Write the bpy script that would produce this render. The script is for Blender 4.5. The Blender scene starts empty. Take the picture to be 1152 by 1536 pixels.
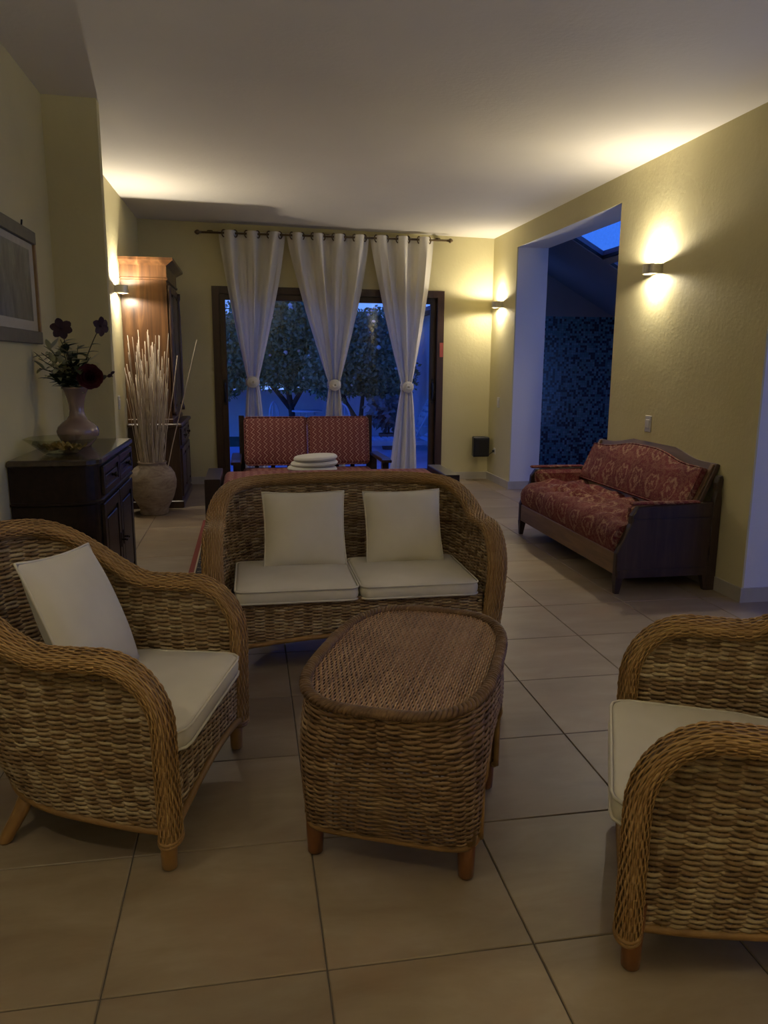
import bpy, math, random
import numpy as np
from mathutils import Vector, Matrix
random.seed(7); np.random.seed(7)
PI = math.pi
scene = bpy.context.scene
COL = scene.collection

# ------------------------------------------------------------------ camera
cam_d = bpy.data.cameras.new('camera'); cam = bpy.data.objects.new('camera', cam_d); COL.objects.link(cam)
_ps, _pt, _rl = math.radians(9.962), math.radians(11.004), math.radians(.385)
_fw = Vector((math.sin(_ps)*math.cos(_pt), math.cos(_ps)*math.cos(_pt), -math.sin(_pt)))
_r0 = Vector((math.cos(_ps), -math.sin(_ps), 0)); _u0 = _r0.cross(_fw)
_rt = _r0*math.cos(_rl) + _u0*math.sin(_rl); _up = _u0*math.cos(_rl) - _r0*math.sin(_rl)
M = Matrix.Identity(4)
for i in range(3):
    M[i][0], M[i][1], M[i][2] = _rt[i], _up[i], -_fw[i]
M[2][3] = 1.35
cam.matrix_world = M
cam_d.sensor_fit = 'HORIZONTAL'; cam_d.sensor_width = 36; cam_d.lens = 36*1150/1152
cam_d.clip_start = .05; cam_d.clip_end = 200
scene.camera = cam

# ------------------------------------------------------------------ world: blue dusk sky
W = bpy.data.worlds.new('dusk_sky'); scene.world = W; W.use_nodes = True
nt = W.node_tree; nt.nodes.clear()
o_ = nt.nodes.new('ShaderNodeOutputWorld'); b_ = nt.nodes.new('ShaderNodeBackground')
tc = nt.nodes.new('ShaderNodeTexCoord'); sx = nt.nodes.new('ShaderNodeSeparateXYZ'); rp = nt.nodes.new('ShaderNodeValToRGB')
nt.links.new(tc.outputs['Generated'], sx.inputs[0]); nt.links.new(sx.outputs['Z'], rp.inputs[0])
nt.links.new(rp.outputs[0], b_.inputs[0]); nt.links.new(b_.outputs[0], o_.inputs[0])
e = rp.color_ramp.elements
e[0].position = 0; e[0].color = (.10, .19, .52, 1)
e[1].position = .75; e[1].color = (.003, .024, .31, 1)
x_ = e.new(.14); x_.color = (.020, .085, .43, 1)
b_.inputs[1].default_value = 3.0

# ------------------------------------------------------------------ colour management
vs = scene.view_settings
vs.view_transform = 'Standard'; vs.look = 'None'; vs.gamma = 1; vs.use_curve_mapping = False
vs.exposure = 0.0
LAMP_UP, LAMP_DOWN = 50.0, 27.0      # watts of the upper and lower half of a wall light
LAMP_COL = (1.0, .89, .72)

# ------------------------------------------------------------------ materials
def nodes(name):
    m = bpy.data.materials.new(name); m.use_nodes = True
    return m, m.node_tree, m.node_tree.nodes['Principled BSDF']
def ramp(t, src, stops):
    r = t.nodes.new('ShaderNodeValToRGB'); el = r.color_ramp.elements
    el[0].position, el[0].color = stops[0][0], (*stops[0][1], 1)
    el[1].position, el[1].color = stops[-1][0], (*stops[-1][1], 1)
    for p, c in stops[1:-1]:
        k = el.new(p); k.color = (*c, 1)
    t.links.new(src, r.inputs[0]); return r.outputs[0]
def noise(t, vec, scale, detail=4, rough=.55, dist=0):
    n = t.nodes.new('ShaderNodeTexNoise'); n.inputs['Scale'].default_value = scale
    n.inputs['Detail'].default_value = detail; n.inputs['Roughness'].default_value = rough
    n.inputs['Distortion'].default_value = dist
    if vec is not None: t.links.new(vec, n.inputs['Vector'])
    return n.outputs['Fac']
def mapping(t, src, scale=(1,1,1), rot=(0,0,0), loc=(0,0,0)):
    n = t.nodes.new('ShaderNodeMapping'); n.inputs['Scale'].default_value = scale
    n.inputs['Rotation'].default_value = rot; n.inputs['Location'].default_value = loc
    t.links.new(src, n.inputs['Vector']); return n.outputs[0]
def coords(t, kind='Object'):
    return t.nodes.new('ShaderNodeTexCoord').outputs[kind]
def bump(t, b, h, strength, dist=.01):
    n = t.nodes.new('ShaderNodeBump'); n.inputs['Strength'].default_value = strength; n.inputs['Distance'].default_value = dist
    t.links.new(h, n.inputs['Height']); t.links.new(n.outputs[0], b.inputs['Normal'])
def mth(t, op, a, b=None, c=None):
    n = t.nodes.new('ShaderNodeMath'); n.operation = op
    for i, v in enumerate((a, b, c)):
        if v is None: continue
        if isinstance(v, (int, float)): n.inputs[i].default_value = v
        else: t.links.new(v, n.inputs[i])
    return n.outputs[0]
def mixc(t, f, a, b):
    n = t.nodes.new('ShaderNodeMix'); n.data_type = 'RGBA'
    for i, v in ((0, f), (6, a), (7, b)):
        if isinstance(v, (int, float)): n.inputs[i].default_value = v
        elif isinstance(v, tuple): n.inputs[i].default_value = (*v, 1)
        else: t.links.new(v, n.inputs[i])
    return n.outputs[2]
def simple(name, c1, c2=None, rough=.6, scale=8, bstr=0, bscale=None, metal=0, stretch=(1,1,1), bdist=.005, spec=.5, coat=0):
    m, t, b = nodes(name); c2 = c2 or tuple(x*.8 for x in c1)
    v = mapping(t, coords(t), stretch)
    t.links.new(ramp(t, noise(t, v, scale), [(.3, c2), (.7, c1)]), b.inputs['Base Color'])
    b.inputs['Roughness'].default_value = rough; b.inputs['Metallic'].default_value = metal
    b.inputs['Specular IOR Level'].default_value = spec; b.inputs['Coat Weight'].default_value = coat
    if bstr: bump(t, b, noise(t, v, bscale or scale*4), bstr, bdist)
    return m

MT = {}
def wallpaint(name, c1, c2, bs=.20):
    m, t, b = nodes(name); v = coords(t)
    t.links.new(ramp(t, noise(t, v, 1.3, 3), [(.3, c2), (.7, c1)]), b.inputs['Base Color'])
    b.inputs['Roughness'].default_value = .75; b.inputs['Specular IOR Level'].default_value = .25
    h = mth(t, 'ADD', noise(t, v, 38, 5, .6), mth(t, 'MULTIPLY', noise(t, v, 9, 2), .8))
    bump(t, b, h, bs, .009)
    return m
MT['wall'] = wallpaint('cream_yellow_plaster', (.64, .58, .33), (.58, .52, .28))
MT['jambwhite'] = wallpaint('white_plaster', (.72, .72, .72), (.66, .66, .68), .2)
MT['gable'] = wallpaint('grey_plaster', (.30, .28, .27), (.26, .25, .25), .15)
MT['ceiling'] = wallpaint('ceiling_plaster', (.74, .70, .62), (.70, .66, .58), .18)
MT['skirt'] = simple('skirting_tile', (.50, .46, .38), (.42, .39, .32), .4, 5)
MT['grout'] = simple('grout', (.13, .11, .085), None, .9, 30)
def tilemat():
    m, t, b = nodes('floor_tile_beige'); v = coords(t)
    oi = t.nodes.new('ShaderNodeObjectInfo')
    off = t.nodes.new('ShaderNodeVectorMath'); off.operation = 'ADD'
    cmb = t.nodes.new('ShaderNodeCombineXYZ')
    t.links.new(mth(t, 'MULTIPLY', oi.outputs['Random'], 37.0), cmb.inputs[0]); t.links.new(mth(t, 'MULTIPLY', oi.outputs['Random'], 91.0), cmb.inputs[1])
    t.links.new(v, off.inputs[0]); t.links.new(cmb.outputs[0], off.inputs[1])
    vv = mapping(t, off.outputs[0], (1.0, 2.6, 1))
    n1 = noise(t, vv, 2.6, 5, .6, .4); n2 = noise(t, vv, 30, 4)
    c = ramp(t, n1, [(.25, (.21, .155, .092)), (.5, (.285, .225, .147)), (.72, (.36, .295, .205))])
    c = mixc(t, mth(t, 'MULTIPLY', n2, .25), c, (.26, .18, .10))
    pt = ramp(t, noise(t, off.outputs[0], 3.4, 3, .5, .6), [(.52, (0, 0, 0)), (.75, (1, 1, 1))])
    c = mixc(t, mth(t, 'MULTIPLY', pt, .45), c, (.30, .19, .115))
    hs = t.nodes.new('ShaderNodeHueSaturation'); t.links.new(c, hs.inputs['Color'])
    t.links.new(mth(t, 'ADD', .92, mth(t, 'MULTIPLY', oi.outputs['Random'], .16)), hs.inputs['Value'])
    t.links.new(hs.outputs[0], b.inputs['Base Color'])
    t.links.new(mth(t, 'ADD', .30, mth(t, 'MULTIPLY', n1, .25)), b.inputs['Roughness'])
    b.inputs['Specular IOR Level'].default_value = .45
    bump(t, b, n2, .06, .003)
    return m
MT['tile'] = tilemat()
def wickermat(name, stops, rough=.55, nscale=22):
    m, t, b = nodes(name)
    a = t.nodes.new('ShaderNodeAttribute'); a.attribute_name = 'rnd'
    v = coords(t)
    f = mth(t, 'ADD', mth(t, 'MULTIPLY', a.outputs['Fac'], .45), mth(t, 'MULTIPLY', noise(t, v, nscale, 4, .65), .62))
    t.links.new(ramp(t, f, stops), b.inputs['Base Color'])
    b.inputs['Roughness'].default_value = rough; b.inputs['Specular IOR Level'].default_value = .35
    bump(t, b, noise(t, mapping(t, v, (1, 1, 4)), 160, 2), .3, .002)
    return m
MT['seagrass'] = wickermat('seagrass_weave', [(.22, (.085, .045, .018)), (.45, (.25, .155, .070)), (.62, (.39, .285, .155)), (.85, (.58, .47, .30))])
MT['rattan'] = wickermat('rattan_wrap', [(.2, (.22, .12, .038)), (.5, (.36, .21, .075)), (.85, (.50, .32, .135))], .45, 14)
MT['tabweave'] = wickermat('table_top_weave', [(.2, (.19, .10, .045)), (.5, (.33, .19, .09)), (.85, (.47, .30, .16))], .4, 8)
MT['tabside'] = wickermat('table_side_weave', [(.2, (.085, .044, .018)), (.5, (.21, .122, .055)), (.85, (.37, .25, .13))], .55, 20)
MT['backing'] = simple('weave_backing', (.050, .030, .014), (.030, .018, .008), .9, 40)
MT['legwood'] = simple('honey_leg_wood', (.38, .215, .075), (.28, .15, .048), .4, 6, 0, None, 0, (4, 4, .6))
MT['legdark'] = simple('red_brown_leg_wood', (.21, .082, .026), (.14, .050, .016), .35, 6, 0, None, 0, (4, 4, .6))
def cloth(name, c1, c2, sc=5, thread=420, bs=.25, rough=.85):
    m, t, b = nodes(name); v = coords(t)
    t.links.new(ramp(t, noise(t, v, sc, 3), [(.3, c2), (.7, c1)]), b.inputs['Base Color'])
    b.inputs['Roughness'].default_value = rough; b.inputs['Specular IOR Level'].default_value = .15
    b.inputs['Sheen Weight'].default_value = .15
    bump(t, b, noise(t, v, thread, 2), bs, .002)
    return m
MT['canvas'] = cloth('cream_canvas', (.66, .62, .51), (.60, .56, .45))
MT['whitecloth'] = cloth('white_cotton', (.72, .71, .67), (.66, .64, .60))
def curtainmat():
    m, t, b = nodes('curtain_voile'); v = coords(t)
    t.nodes.remove(b); out = t.nodes['Material Output']
    d = t.nodes.new('ShaderNodeBsdfDiffuse'); tr = t.nodes.new('ShaderNodeBsdfTranslucent'); mx = t.nodes.new('ShaderNodeMixShader')
    c = ramp(t, noise(t, v, 3, 2), [(.3, (.80, .76, .66)), (.7, (.85, .81, .72))])
    t.links.new(c, d.inputs[0]); t.links.new(c, tr.inputs[0]); mx.inputs[0].default_value = .22
    t.links.new(d.outputs[0], mx.inputs[1]); t.links.new(tr.outputs[0], mx.inputs[2]); t.links.new(mx.outputs[0], out.inputs[0])
    return m
MT['curtain'] = curtainmat()
def woodmat(name, dark, mid, light, rough=.35, axis=2, sc=3.0, coat=.0, bs=.08, spec=.5):
    m, t, b = nodes(name); s = [9, 9, 9]; s[axis] = .8
    v = mapping(t, coords(t), tuple(s))
    n = noise(t, v, sc, 6, .6, .8)
    t.links.new(ramp(t, n, [(.28, dark), (.5, mid), (.74, light)]), b.inputs['Base Color'])
    b.inputs['Specular IOR Level'].default_value = spec; b.inputs['Roughness'].default_value = rough; b.inputs['Coat Weight'].default_value = coat; b.inputs['Coat Roughness'].default_value = .15
    bump(t, b, n, bs, .004)
    return m
MT['ebony'] = woodmat('black_brown_wood', (.006, .0035, .002), (.011, .006, .0035), (.019, .011, .006), .42, 1, spec=.22)
MT['ebonytop'] = woodmat('dark_polished_top', (.030, .022, .014), (.042, .031, .020), (.055, .042, .028), .16, 1, 3, .4, .03)
MT['ebonyz'] = woodmat('black_brown_wood_upright', (.008, .005, .004), (.015, .010, .007), (.025, .016, .012), .30, 2)
MT['walnut'] = woodmat('red_walnut_side', (.026, .011, .005), (.075, .033, .012), (.175, .085, .033), .32, 2, 1.4)
MT['walnutdark'] = woodmat('dark_walnut', (.022, .011, .007), (.045, .022, .012), (.07, .035, .018), .32, 2)
MT['setteewood'] = woodmat('settee_dark_oak', (.024, .013, .009), (.040, .023, .015), (.06, .035, .022), .42, 2)
MT['setteerail'] = woodmat('settee_rail_oak', (.13, .075, .032), (.19, .11, .05), (.25, .15, .07), .42, 1)
MT['setteeback'] = woodmat('settee_back_oak', (.055, .030, .020), (.085, .048, .030), (.12, .068, .042), .42, 1)
MT['doorframe'] = woodmat('dark_brown_frame', (.030, .014, .008), (.045, .021, .011), (.062, .030, .015), .35, 2)
MT['sofawood'] = woodmat('near_black_sofa_wood', (.012, .006, .005), (.022, .011, .008), (.034, .018, .012), .35, 1)
def damask():
    m, t, b = nodes('red_gold_damask'); v = coords(t)
    # big ogee medallions: ring bands round the cells of a brick-like point grid
    sp = t.nodes.new('ShaderNodeSeparateXYZ'); t.links.new(v, sp.inputs[0])
    a = sp.outputs[1]; h = mth(t, 'ADD', sp.outputs[2], mth(t, 'MULTIPLY', sp.outputs[0], .8))
    wob = mth(t, 'MULTIPLY', mth(t, 'SUBTRACT', noise(t, v, 20, 4), .5), .11)
    pa, ph = .21, .23
    row = mth(t, 'FLOOR', mth(t, 'DIVIDE', h, ph))
    sh = mth(t, 'MULTIPLY', mth(t, 'MODULO', mth(t, 'ABSOLUTE', row), 2.0), pa/2)
    fa = mth(t, 'SUBTRACT', mth(t, 'FRACT', mth(t, 'DIVIDE', mth(t, 'ADD', mth(t, 'ADD', a, sh), wob), pa)), .5)
    fh = mth(t, 'SUBTRACT', mth(t, 'FRACT', mth(t, 'DIVIDE', mth(t, 'ADD', h, wob), ph)), .5)
    ang = mth(t, 'ARCTAN2', fh, fa)
    r = mth(t, 'SQRT', mth(t, 'ADD', mth(t, 'MULTIPLY', fa, fa), mth(t, 'MULTIPLY', fh, fh)))
    pet = mth(t, 'MULTIPLY', mth(t, 'SINE', mth(t, 'MULTIPLY', ang, 5.0)), .03)
    ring = mth(t, 'SINE', mth(t, 'MULTIPLY', mth(t, 'ADD', r, pet), 27.0))
    g = mth(t, 'ADD', mth(t, 'MULTIPLY', ring, .17), noise(t, v, 46, 4, .65, 1.6))
    f = ramp(t, g, [(.48, (0, 0, 0)), (.70, (1, 1, 1))])
    fade = ramp(t, r, [(.30, (1, 1, 1)), (.50, (.30, .30, .30))])
    spk = mth(t, 'MULTIPLY', ramp(t, noise(t, v, 70, 3, .7, 1.0), [(.52, (0, 0, 0)), (.64, (1, 1, 1))]), .55)
    ff = mth(t, 'MAXIMUM', mth(t, 'MULTIPLY', f, fade), spk)
    base = ramp(t, noise(t, v, 4, 3), [(.3, (.10, .015, .018)), (.7, (.15, .024, .026))])
    t.links.new(mixc(t, mth(t, 'MULTIPLY', ff, .62), base, (.42, .28, .17)), b.inputs['Base Color'])
    b.inputs['Roughness'].default_value = .7; b.inputs['Specular IOR Level'].default_value = .2
    bump(t, b, g, .15, .004)
    return m
MT['damask'] = damask()
def zigzag():
    m, t, b = nodes('red_zigzag_fabric'); v = coords(t)
    sp = t.nodes.new('ShaderNodeSeparateXYZ'); t.links.new(v, sp.inputs[0])
    z = mth(t, 'ADD', sp.outputs[2], mth(t, 'MULTIPLY', sp.outputs[1], 1.0))
    tri = mth(t, 'ABSOLUTE', mth(t, 'SUBTRACT', mth(t, 'FRACT', mth(t, 'DIVIDE', z, .050)), .5))
    x = mth(t, 'ADD', sp.outputs[0], mth(t, 'MULTIPLY', tri, .062))
    f = mth(t, 'FRACT', mth(t, 'DIVIDE', x, .058))
    c = ramp(t, f, [(.0, (.175, .050, .052)), (.30, (.175, .050, .052)), (.38, (.46, .27, .23)), (.47, (.46, .27, .23)), (.55, (.175, .050, .052)), (.80, (.15, .042, .044)), (.88, (.34, .16, .14)), (1., (.175, .050, .052))])
    t.links.new(c, b.inputs['Base Color']); b.inputs['Roughness'].default_value = .85
    b.inputs['Specular IOR Level'].default_value = .15
    bump(t, b, noise(t, v, 300, 2), .2, .002)
    return m
MT['zigzag'] = zigzag()
def rugmat():
    m, t, b = nodes('oriental_rug'); v = coords(t)
    sp = t.nodes.new('ShaderNodeSeparateXYZ'); t.links.new(v, sp.inputs[0])
    dx = mth(t, 'SUBTRACT', 0.84, mth(t, 'ABSOLUTE', sp.outputs[0])); dy = mth(t, 'SUBTRACT', 1.10, mth(t, 'ABSOLUTE', sp.outputs[1]))
    d = mth(t, 'MINIMUM', dx, dy)
    red, cr, dk = (.22, .045, .035), (.50, .42, .30), (.018, .016, .022)
    band = ramp(t, mth(t, 'MULTIPLY', d, 2.0), [(0, red), (.065, red), (.07, cr), (.085, cr), (.09, dk), (.30, dk), (.305, cr), (.325, cr), (.33, dk), (.56, dk), (.565, cr), (.60, cr), (.605, red), (1, red)])
    vo = t.nodes.new('ShaderNodeTexVoronoi'); vo.inputs['Scale'].default_value = 24; vo.distance = 'MANHATTAN'
    t.links.new(v, vo.inputs['Vector'])
    mot = ramp(t, vo.outputs['Distance'], [(.30, (0, 0, 0)), (.36, (1, 1, 1)), (.44, (1, 1, 1)), (.52, (0, 0, 0))])
    inb = mth(t, 'MULTIPLY', mth(t, 'GREATER_THAN', d, .046), mth(t, 'MULTIPLY', mot, .6))
    t.links.new(mixc(t, inb, band, cr), b.inputs['Base Color'])
    b.inputs['Roughness'].default_value = .95
    bump(t, b, noise(t, v, 350, 2), .4, .003)
    return m
MT['rug'] = rugmat()
def mosaic():
    m, t, b = nodes('blue_mosaic'); v = coords(t)
    S = .030
    sp = t.nodes.new('ShaderNodeSeparateXYZ'); t.links.new(v, sp.inputs[0])
    cx = mth(t, 'DIVIDE', sp.outputs[0], S); cz = mth(t, 'DIVIDE', sp.outputs[2], S)
    cb = t.nodes.new('ShaderNodeCombineXYZ'); t.links.new(mth(t, 'FLOOR', cx), cb.inputs[0]); t.links.new(mth(t, 'FLOOR', cz), cb.inputs[1])
    wn = t.nodes.new('ShaderNodeTexWhiteNoise'); wn.noise_dimensions = '2D'; t.links.new(cb.outputs[0], wn.inputs['Vector'])
    c = ramp(t, wn.outputs['Value'], [(0, (.012, .018, .03)), (.33, (.015, .03, .05)), (.36, (.07, .18, .21)), (.7, (.10, .24, .28)), (1, (.16, .32, .38))])
    gx = mth(t, 'LESS_THAN', mth(t, 'FRACT', cx), .10); gz = mth(t, 'LESS_THAN', mth(t, 'FRACT', cz), .10)
    g = mth(t, 'MAXIMUM', gx, gz)
    t.links.new(mixc(t, g, c, (.05, .07, .08)), b.inputs['Base Color'])
    t.links.new(mth(t, 'ADD', .2, mth(t, 'MULTIPLY', g, .6)), b.inputs['Roughness'])
    return m
MT['mosaic'] = mosaic()
def glassmat(name, tint=(1, 1, 1), ior=1.45, rough=0):
    m, t, b = nodes(name); t.nodes.remove(b); out = t.nodes['Material Output']
    tr = t.nodes.new('ShaderNodeBsdfTransparent'); tr.inputs[0].default_value = (*tint, 1)
    gl = t.nodes.new('ShaderNodeBsdfGlossy'); gl.inputs['Roughness'].default_value = rough
    lw = t.nodes.new('ShaderNodeLayerWeight'); lw.inputs[0].default_value = .5; mx = t.nodes.new('ShaderNodeMixShader')
    f0 = ((ior-1)/(ior+1))**2
    t.links.new(mth(t, 'ADD', f0, mth(t, 'MULTIPLY', mth(t, 'POWER', lw.outputs['Facing'], 5.0), 1-f0)), mx.inputs[0]); t.links.new(tr.outputs[0], mx.inputs[1]); t.links.new(gl.outputs[0], mx.inputs[2]); t.links.new(mx.outputs[0], out.inputs[0])
    return m
MT['pane'] = glassmat('window_glass', (.96, .98, .98), 1.5)
MT['bowlglass'] = glassmat('bowl_glass', (.93, .94, .86), 1.55, .02)
MT['steel'] = simple('brushed_nickel', (.60, .57, .50), (.52, .49, .43), .32, 30, 0, None, .85)
MT['rodmetal'] = simple('aged_brass_rod', (.16, .11, .055), (.11, .075, .04), .4, 20, 0, None, .7)
MT['black'] = simple('black_plastic', (.012, .012, .013), (.008, .008, .009), .4, 30, .1, 200)
MT['whiteplastic'] = simple('white_plastic', (.62, .60, .54), (.58, .56, .50), .4, 10)
MT['iron'] = simple('dark_iron', (.05, .04, .035), (.03, .025, .02), .4, 20, 0, None, .7)
MT['pinkceramic'] = simple('mauve_ceramic', (.25, .175, .15), (.21, .145, .125), .16, 5, 0, None, 0, (1,1,1), .005, .6, .5)
def jarmat():
    m, t, b = nodes('rustic_terracotta'); v = coords(t)
    n = noise(t, mapping(t, v, (1, 1, 2.5)), 6, 6, .7, .8); n2 = noise(t, v, 22, 4)
    c = ramp(t, n, [(.3, (.11, .07, .05)), (.46, (.24, .185, .145)), (.62, (.33, .275, .22)), (.8, (.20, .14, .105))])
    t.links.new(c, b.inputs['Base Color']); b.inputs['Roughness'].default_value = .8
    bump(t, b, mth(t, 'ADD', n, n2), .4, .012)
    return m
MT['jar'] = jarmat()
MT['reed'] = simple('dry_reed', (.60, .52, .41), (.46, .38, .29), .7, 14)
MT['purple'] = simple('dark_purple_petal', (.035, .010, .020), (.022, .006, .012), .7, 20)
MT['rose'] = simple('deep_red_petal', (.085, .008, .014), (.05, .005, .008), .6, 18)
MT['leafdark'] = simple('dark_green_leaf', (.030, .055, .022), (.018, .036, .015), .5, 18)
MT['leafpale'] = simple('pale_dry_leaf', (.50, .50, .32), (.38, .39, .24), .7, 12)
MT['stemgreen'] = simple('brown_green_stem', (.07, .065, .03), None, .7, 12)
MT['potpourri'] = simple('dried_petals', (.40, .26, .08), (.20, .16, .04), .8, 60, .3, 90)
MT['frame'] = simple('grey_olive_frame', (.13, .12, .085), (.10, .09, .065), .5, 20, .1, 60)
MT['gilt'] = simple('gilt_edge', (.36, .23, .09), (.28, .17, .07), .35, 30, 0, None, .5)
MT['mat'] = simple('cream_mount', (.50, .47, .37), (.46, .43, .34), .9, 20)
def printmat():
    m, t, b = nodes('grey_print'); v = coords(t)
    n = noise(t, mapping(t, v, (1, 3.5, 1.4)), 4, 6, .65, .6)
    sp = t.nodes.new('ShaderNodeSeparateXYZ'); t.links.new(v, sp.inputs[0])
    f = mth(t, 'ADD', n, mth(t, 'MULTIPLY', sp.outputs[2], .55))
    t.links.new(ramp(t, f, [(.3, (.075, .072, .05)), (.55, (.18, .175, .125)), (.8, (.30, .29, .22))]), b.inputs['Base Color'])
    b.inputs['Roughness'].default_value = .35
    return m
MT['print'] = printmat()
MT['sticker'] = simple('red_sticker', (.42, .09, .06), (.36, .07, .05), .5, 20)
def emit(name, c, s):
    m, t, b = nodes(name); b.inputs['Base Color'].default_value = (*c, 1)
    b.inputs['Emission Color'].default_value = (*c, 1); b.inputs['Emission Strength'].default_value = s
    return m
MT['bulb'] = emit('lit_bulb_glass', (1.0, .86, .60), 9)
MT['patio'] = simple('patio_stone', (.60, .60, .60), (.48, .48, .49), .7, 2.2, .2, 40)
MT['render'] = simple('white_render', (.86, .86, .86), (.80, .80, .80), .85, 3, .2, 30)
MT['lawn'] = simple('lawn', (.06, .13, .04), (.04, .09, .03), .9, 20)
MT['leafA'] = simple('tree_leaf_green', (.22, .32, .13), (.13, .22, .08), .5, 2.5)
MT['leafB'] = simple('tree_leaf_olive', (.34, .36, .16), (.22, .26, .10), .5, 2.5)
MT['leafC'] = simple('shrub_leaf', (.30, .31, .27), (.16, .19, .15), .5, 4)
MT['bark'] = simple('bark', (.10, .075, .055), (.06, .045, .035), .9, 12, .4)
MT['fruit'] = simple('pale_blossom', (.80, .76, .62), (.7, .66, .5), .5, 8)
MT['gardenwhite'] = simple('white_metal', (.75, .75, .75), (.68, .68, .68), .4, 8)
MT['pot'] = simple('clay_pot', (.34, .15, .09), (.26, .11, .07), .8, 8)
MT['rooftile'] = simple('dark_eave', (.06, .05, .05), (.04, .035, .035), .8, 8)

# ------------------------------------------------------------------ mesh builder
class MB:
    def __init__(s): s.v = []; s.f = []; s.sm = []
    def add(s, vs_, fs, smooth=False):
        o = len(s.v); s.v += [tuple(map(float, p)) for p in vs_]
        for f in fs: s.f.append(tuple(i+o for i in f)); s.sm.append(smooth)
        return s
    def box(s, x0, x1, y0, y1, z0, z1, bev=0):
        if bev <= 0:
            v = [(x, y, z) for z in (z0, z1) for y in (y0, y1) for x in (x0, x1)]
            return s.add(v, [(0,2,3,1), (4,5,7,6), (0,1,5,4), (2,6,7,3), (0,4,6,2), (1,3,7,5)])
        b = min(bev, (x1-x0)*.49, (y1-y0)*.49, (z1-z0)*.49)
        rings = []
        for z, i in ((z0, b), (z0+b, 0), (z1-b, 0), (z1, b)):
            xa, xb, ya, yb = x0+i, x1-i, y0+i, y1-i; c = b*.6
            rings.append([(xa+c, ya, z), (xb-c, ya, z), (xb, ya+c, z), (xb, yb-c, z), (xb-c, yb, z), (xa+c, yb, z), (xa, yb-c, z), (xa, ya+c, z)])
        return s.loft(rings, closed=True, cap=True, smooth=False)
    def loft(s, rings, closed=True, cap=False, smooth=True):
        n = len(rings[0]); v = [p for r in rings for p in r]; f = []
        for k in range(len(rings)-1):
            for i in range(n if closed else n-1):
                j = (i+1) % n
                f.append((k*n+i, k*n+j, (k+1)*n+j, (k+1)*n+i))
        s.add(v, f, smooth)
        if cap:
            o = len(s.v)-len(v)
            s.f.append(tuple(o+i for i in reversed(range(n)))); s.sm.append(False)
            b = o+(len(rings)-1)*n; s.f.append(tuple(b+i for i in range(n))); s.sm.append(False)
        return s
    def lathe(s, prof, n=24, c=(0, 0, 0), cap=False, smooth=True):
        return s.loft([[(c[0]+r*math.cos(2*PI*i/n), c[1]+r*math.sin(2*PI*i/n), c[2]+z) for i in range(n)] for r, z in prof], True, cap, smooth)
    def tube(s, pts, r, n=6, cap=True, closed=False):
        P = [Vector(p) for p in pts]; rs = r if isinstance(r, (list, tuple)) else [r]*len(P); rings = []; N = None
        for i, p in enumerate(P):
            if closed: t = P[(i+1) % len(P)]-P[i-1]
            else: t = P[min(i+1, len(P)-1)]-P[max(i-1, 0)]
            t.normalize()
            if N is None:
                N = t.orthogonal().normalized()
            N = (N - t*N.dot(t)); N = N.normalized() if N.length > 1e-6 else t.orthogonal().normalized()
            B = t.cross(N)
            rings.append([tuple(p+(N*math.cos(2*PI*k/n)+B*math.sin(2*PI*k/n))*rs[i]) for k in range(n)])
        if closed: rings.append(rings[0])
        return s.loft(rings, True, cap and not closed)
    def prism(s, poly, axis, a, b, bev=0):
        # poly: 2-d outline; axis: the extruded axis (0 x, 1 y, 2 z)
        def P(u, v, w):
            return ((w, u, v), (u, w, v), (u, v, w))[axis]
        n = len(poly)
        if bev <= 0:
            return s.loft([[P(u, v, a) for u, v in poly], [P(u, v, b) for u, v in poly]], True, True, False)
        cx = sum(p[0] for p in poly)/n; cy = sum(p[1] for p in poly)/n
        ins = inset(poly, bev)
        return s.loft([[P(u, v, a) for u, v in ins], [P(u, v, a+bev) for u, v in poly], [P(u, v, b-bev) for u, v in poly], [P(u, v, b) for u, v in ins]], True, True, False)
    def build(s, name, mat, parent=None, loc=(0, 0, 0), rot=(0, 0, 0)):
        me = bpy.data.meshes.new(name); me.from_pydata(s.v, [], s.f)
        me.polygons.foreach_set('use_smooth', s.sm)
        me.update()
        import bmesh
        bm = bmesh.new(); bm.from_mesh(me); bmesh.ops.recalc_face_normals(bm, faces=bm.faces); bm.to_mesh(me); bm.free()
        me.materials.append(MT[mat] if isinstance(mat, str) else mat)
        ob = bpy.data.objects.new(name, me); COL.objects.link(ob)
        ob.location = loc; ob.rotation_euler = rot
        if parent: ob.parent = parent
        return ob
def inset(poly, d):
    n = len(poly); A = sum(poly[i][0]*poly[(i+1) % n][1]-poly[(i+1) % n][0]*poly[i][1] for i in range(n)); sg = 1 if A > 0 else -1
    out = []
    for i in range(n):
        p0, p1, p2 = poly[i-1], poly[i], poly[(i+1) % n]
        e1 = Vector((p1[0]-p0[0], p1[1]-p0[1])); e2 = Vector((p2[0]-p1[0], p2[1]-p1[1]))
        if e1.length < 1e-9 or e2.length < 1e-9: out.append(p1); continue
        e1.normalize(); e2.normalize()
        n1 = Vector((-e1.y, e1.x))*sg; n2 = Vector((-e2.y, e2.x))*sg
        m = n1+n2; k = max(m.length_squared/2, .25)
        out.append((p1[0]+m.x*d/k/1, p1[1]+m.y*d/k/1) if m.length > 1e-6 else p1)
    return out
def tag(o, label=None, cat=None, group=None, kind=None):
    if label: o['label'] = label
    if cat: o['category'] = cat
    if group: o['group'] = group
    if kind: o['kind'] = kind
    return o
def thing(name, label, cat, loc=(0, 0, 0), rz=0, group=None):
    o = bpy.data.objects.new(name, None); COL.objects.link(o); o.empty_display_size = .1
    o.location = loc; o.rotation_euler = (0, 0, rz)
    return tag(o, label, cat, group)
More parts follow.
